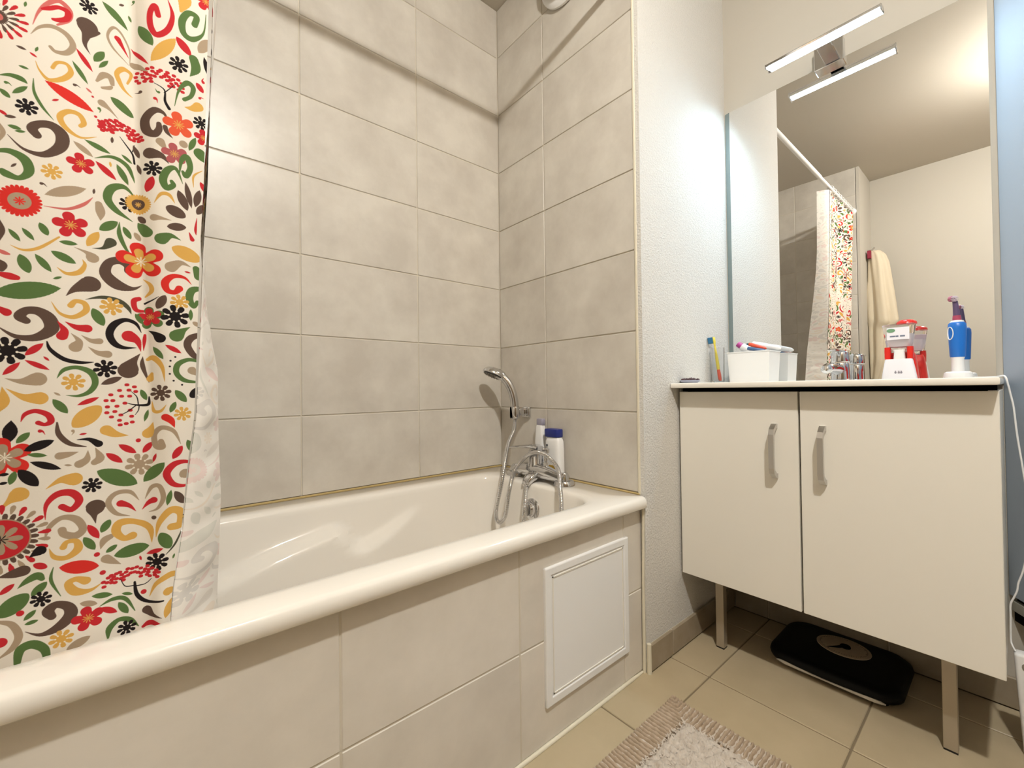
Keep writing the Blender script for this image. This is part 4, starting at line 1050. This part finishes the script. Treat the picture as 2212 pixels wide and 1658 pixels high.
for ln in PRINT.strip().splitlines():
    k,c,dd=ln[0],ln[1],ln[2:]; T=dd.split(' ')
    f2=lambda s:[float(x) for x in s.split(',')]
    if k=='S': dab(c,smooth_pts([f2(s) for s in T]))
    elif k=='L': leafm(c,*f2(T[0]),*f2(T[1]),float(T[2]))
    elif k in 'JD':
        for s in T:
            u,v=f2(s); disc(c,u,v,1.3) if k=='D' else dab(c,[(u-.55,v,4.1),(u+.55,v,4.1)])
    elif k=='K':
        (u,v),(a_,b_)=f2(T[0]),f2(T[1]); R2=random.Random(int(u*7+v))
        pts=[]; tries=0
        while len(pts)<40 and tries<1500:
            tries+=1; an=R2.uniform(-.35,math.pi+.35); rr=R2.uniform(.28,1); q=(u+a_*rr*math.cos(an),v+b_*rr*math.sin(an)*.95)
            if all(math.hypot(q[0]-p[0],q[1]-p[1])>3.5 for p in pts): pts.append(q)
        for (x,y) in pts: dab(c,[(x-.5,y,4.2),(x+.5,y,4.2)])
    else:
        u,v=f2(T[0]); r=float(T[1]); ex=T[2] if len(T)>2 else '-'
        if k=='C': disc(c,u,v,r)
        elif k=='B':
            petals(c,u,v,r*.35,r*1.02,8,r*.46,.2); disc(c,u,v,r*.5)
            for j in range(8):
                a=.2+2*math.pi*(j+.5)/8; disc('c',u+r*.5*math.cos(a),v+r*.5*math.sin(a),r*.085)
        elif k in 'FG':
            petals(c,u,v,r*.1,r,5,r*.78,.5)
            disc(c,u,v,r*.4)
            if k=='G': petals(ex,u,v,r*.1,r*.72,5,r*.46,.5); petals('c',u,v,0,r*.3,8,r*.06)
            else: petals('y' if c!='y' else 'c',u,v,0,r*.42,10,r*.07)
        elif k=='U':
            petals(c,u,v,r*.5,r*1.04,26,r*.22); disc(c,u,v,r*.86); disc(ex,u,v,r*.55); petals(c if c!='n' else 'r',u,v,0,r*.28,8,r*.09)
            if c=='n': petals('n',u,v,r*1.1,r*2.1,14,r*.42,.2); petals('r',u,v,r*1.9,r*3.0,16,r*.46,.1)
        elif k=='V':
            petals('n',u,v,r*.8,r*1.28,26,r*.2); petals('r',u,v,r*1.3,r*1.72,13,r*.22,.1); petals('t',u,v,r*1.3,r*1.7,13,r*.2,.34)
            disc('t',u,v,r*1.03); disc('r',u,v,r*.97); petals('t',u,v,r*.08,r*.72,8,r*.27); petals('k',u,v,0,r*.25,7,r*.05)
# small sprigs where the cloth would be left bare
BASE=np.array(srgb('e4dccf')[:3]); R3=random.Random(11)
for _ in range(2600):
    u,v=R3.uniform(3,PU-3),R3.uniform(3,PV-3); rr=R3.choice((5.0,6.0,8.0)); x,y=int(u/RES),int(v/RES); h=int(rr/RES)
    if np.abs(img[max(y-h,0):y+h,max(x-h,0):x+h]-BASE).max()>.02: continue
    a=R3.uniform(0,6.28); c=R3.choice('grntyrgn'); L_=rr*.72
    if R3.random()<.6: leafm(c,u-L_*math.cos(a),v-L_*math.sin(a),u+L_*math.cos(a),v+L_*math.sin(a),L_*.75)
    else: dab(c,smooth_pts([(u-L_*math.cos(a),v-L_*math.sin(a),.4),(u+L_*.3*math.sin(a),v-L_*.3*math.cos(a),L_*.45),(u+L_*.5*math.cos(a),v+L_*.5*math.sin(a),L_*.95)]))
srg=np.where(img<=.0031308,img*12.92,1.055*np.maximum(img,1e-6)**(1/2.4)-.055)
im=bpy.data.images.new('curtain_print',IW,IH,alpha=False)
buf=np.ones((IH,IW,4),np.float32); buf[...,:3]=srg; im.pixels.foreach_set(buf.ravel()); im.update(); im.pack()
def cloth(name,pale):
    m=mat(name,'efe6d6',.85,0,.15); t=m.node_tree; Ln=t.links.new; b=t.nodes['Principled BSDF']
    tx=nd(m,'ShaderNodeTexImage',image=im); uv=nd(m,'ShaderNodeUVMap'); uv.uv_map='print'; Ln(uv.outputs[0],tx.inputs['Vector'])
    if pale:
        mx=nd(m,'ShaderNodeMix',data_type='RGBA'); mx.inputs['Factor'].default_value=.80; mx.inputs['B'].default_value=srgb('f2ece4'); Ln(tx.outputs['Color'],mx.inputs['A']); Ln(mx.outputs['Result'],b.inputs['Base Color'])
    else: Ln(tx.outputs['Color'],b.inputs['Base Color'])
    wv=nd(m,'ShaderNodeTexNoise'); wv.inputs['Scale'].default_value=1600; tc=nd(m,'ShaderNodeTexCoord'); Ln(tc.outputs['Object'],wv.inputs['Vector'])
    bp=nd(m,'ShaderNodeBump'); bp.inputs['Strength'].default_value=.12; bp.inputs['Distance'].default_value=.0008; Ln(wv.outputs['Fac'],bp.inputs['Height']); Ln(bp.outputs['Normal'],b.inputs['Normal'])
    return m
M_cl=cloth('printed_cloth',False); M_clb=cloth('cloth_reverse',True)
SCu=thing('shower_curtain',(-1.37,-.62,.40),'white shower curtain printed with red, green and brown scrolls and flowers','curtain')
def y_face(z): return -.605-.040*max(0,min(1,(z-.53)/1.57))
def x_edge(z): return interp(z,[.4,.53,.565,.65,.75,.82,.96,1.07,1.175,1.32,1.47,1.8,2.1],[-1.118,-1.112,-1.1096,-1.0988,-1.0904,-1.0819,-1.077,-1.0739,-1.0685,-1.0652,-1.0612,-1.058,-1.06])
def x_crease(z): return interp(z,[.5,.84,.92,.99,1.125,1.41,2.1],[-1.133,-1.1349,-1.1383,-1.1413,-1.1471,-1.1542,-1.165])
def x_flap(z): return interp(z,[.4,.506,.582,.675,.777,.894,.956,1.047,1.15,1.4,2.1],[-1.046,-1.046,-1.043,-1.0405,-1.044,-1.045,-1.055,-1.066,-1.070,-1.055,-1.02])
NZ=150; rows=[]; uvs=[]
for i in range(NZ+1):
    z=lerp(.40,2.135,i/NZ); yf=y_face(z); xe=x_edge(z); xc=x_crease(z); row=[];uv=[]
    NA,NB,NF=84,18,26
    cd=.011*sstep((z-.62)/.35)
    for j in range(NA):
        t=j/NA; x=lerp(-1.66,xc,t)
        far=max(0,(-1.27-x)); wv=.030*sstep(far/.12)*math.sin(far*2*math.pi/.13)+.004*math.sin(x*38+z*1.3)
        y=yf+wv+.012*sstep(far/.2)+cd*max(0,1-abs(x-xc)/.020)**1.5
        row.append((x,y,z)); uv.append(((x+1.29)*1000/PU,(z-.50)*1000/PV))
    for j in range(NB):
        t=j/NB; x=lerp(xc,xe,t); y=yf+cd*max(0,1-(x-xc)/.020)**1.5-.007*math.sin(math.pi*t)-.010*t*sstep((z-1.0)/.4)
        row.append((x,y,z)); uv.append(((x+1.29)*1000/PU,(z-.50)*1000/PV))
    xf=x_flap(z); yl_=row[-1][1]; s0=uv[-1][0]
    hem=(.0035*math.sin(z*55)+.003*math.sin(z*131+1))*(1-sstep((z-.95)/.25)); dep=lerp(.112,.06,sstep((z-1.0)/.8))
    for j in range(NF):
        t=j/(NF-1); a=math.pi*.5*t
        x=lerp(xe,xf,t**.75)+hem*t*(1-t)*2.2; y=yl_+.0015+dep*t**1.25+.006*math.sin(t*8+z*20)*(1-t)*t*3*(1-sstep((z-.95)/.25))
        row.append((x,y,z)); uv.append((s0+.22*t+.31,(z-.50)*1000/PV+.37))
    rows.append(row); uvs.append(uv)
NC=len(rows[0]); NFR=84+18
def sheet(name,c0,c1,off,mtl,parent):
    P=np.array(rows)[:,c0:c1]; W_=c1-c0; du=np.gradient(P,axis=1); dv=np.gradient(P,axis=0); n=np.cross(du,dv); n/=np.linalg.norm(n,axis=-1,keepdims=True)+1e-9
    V=(P+n*off).reshape(-1,3); idx=np.arange((NZ+1)*W_).reshape(NZ+1,W_)
    F=np.stack([idx[:-1,:-1],idx[:-1,1:],idx[1:,1:],idx[1:,:-1]],-1).reshape(-1,4)
    if off<0: F=F[:,::-1]
    me=bpy.data.meshes.new(name); me.from_pydata((V-np.array([-1.37,-.62,.40])).tolist(),[],F.tolist()); me.materials.append(mtl); me.shade_smooth()
    ul=me.uv_layers.new(name='print'); U=np.array(uvs)[:,c0:c1].reshape(-1,2); li=np.empty(len(me.loops),np.int32); me.loops.foreach_get('vertex_index',li); ul.data.foreach_set('uv',U[li].astype(np.float32).ravel())
    return link(name,me,(-1.37,-.62,.40),parent)
sheet('printed_face',0,NFR,.0005,M_cl,SCu); sheet('lining_face',0,NFR,-.0005,M_clb,SCu)
tag(sheet('turned_hem',NFR,NC,.0005,M_clb,SCu),'pale reverse of the cloth showing at the free edge'); sheet('hem_back',NFR,NC,-.0005,M_cl,SCu)
for k in range(9):
    x=-1.63+.066*k; b=MB(); b.tube([(x,-.65+.019*math.cos(a),2.154+.021*math.sin(a)) for a in [2*math.pi*i/16 for i in range(17)]],.0022,6,caps=False); b.done('curtain_ring',M_plast,SCu,smooth=60)
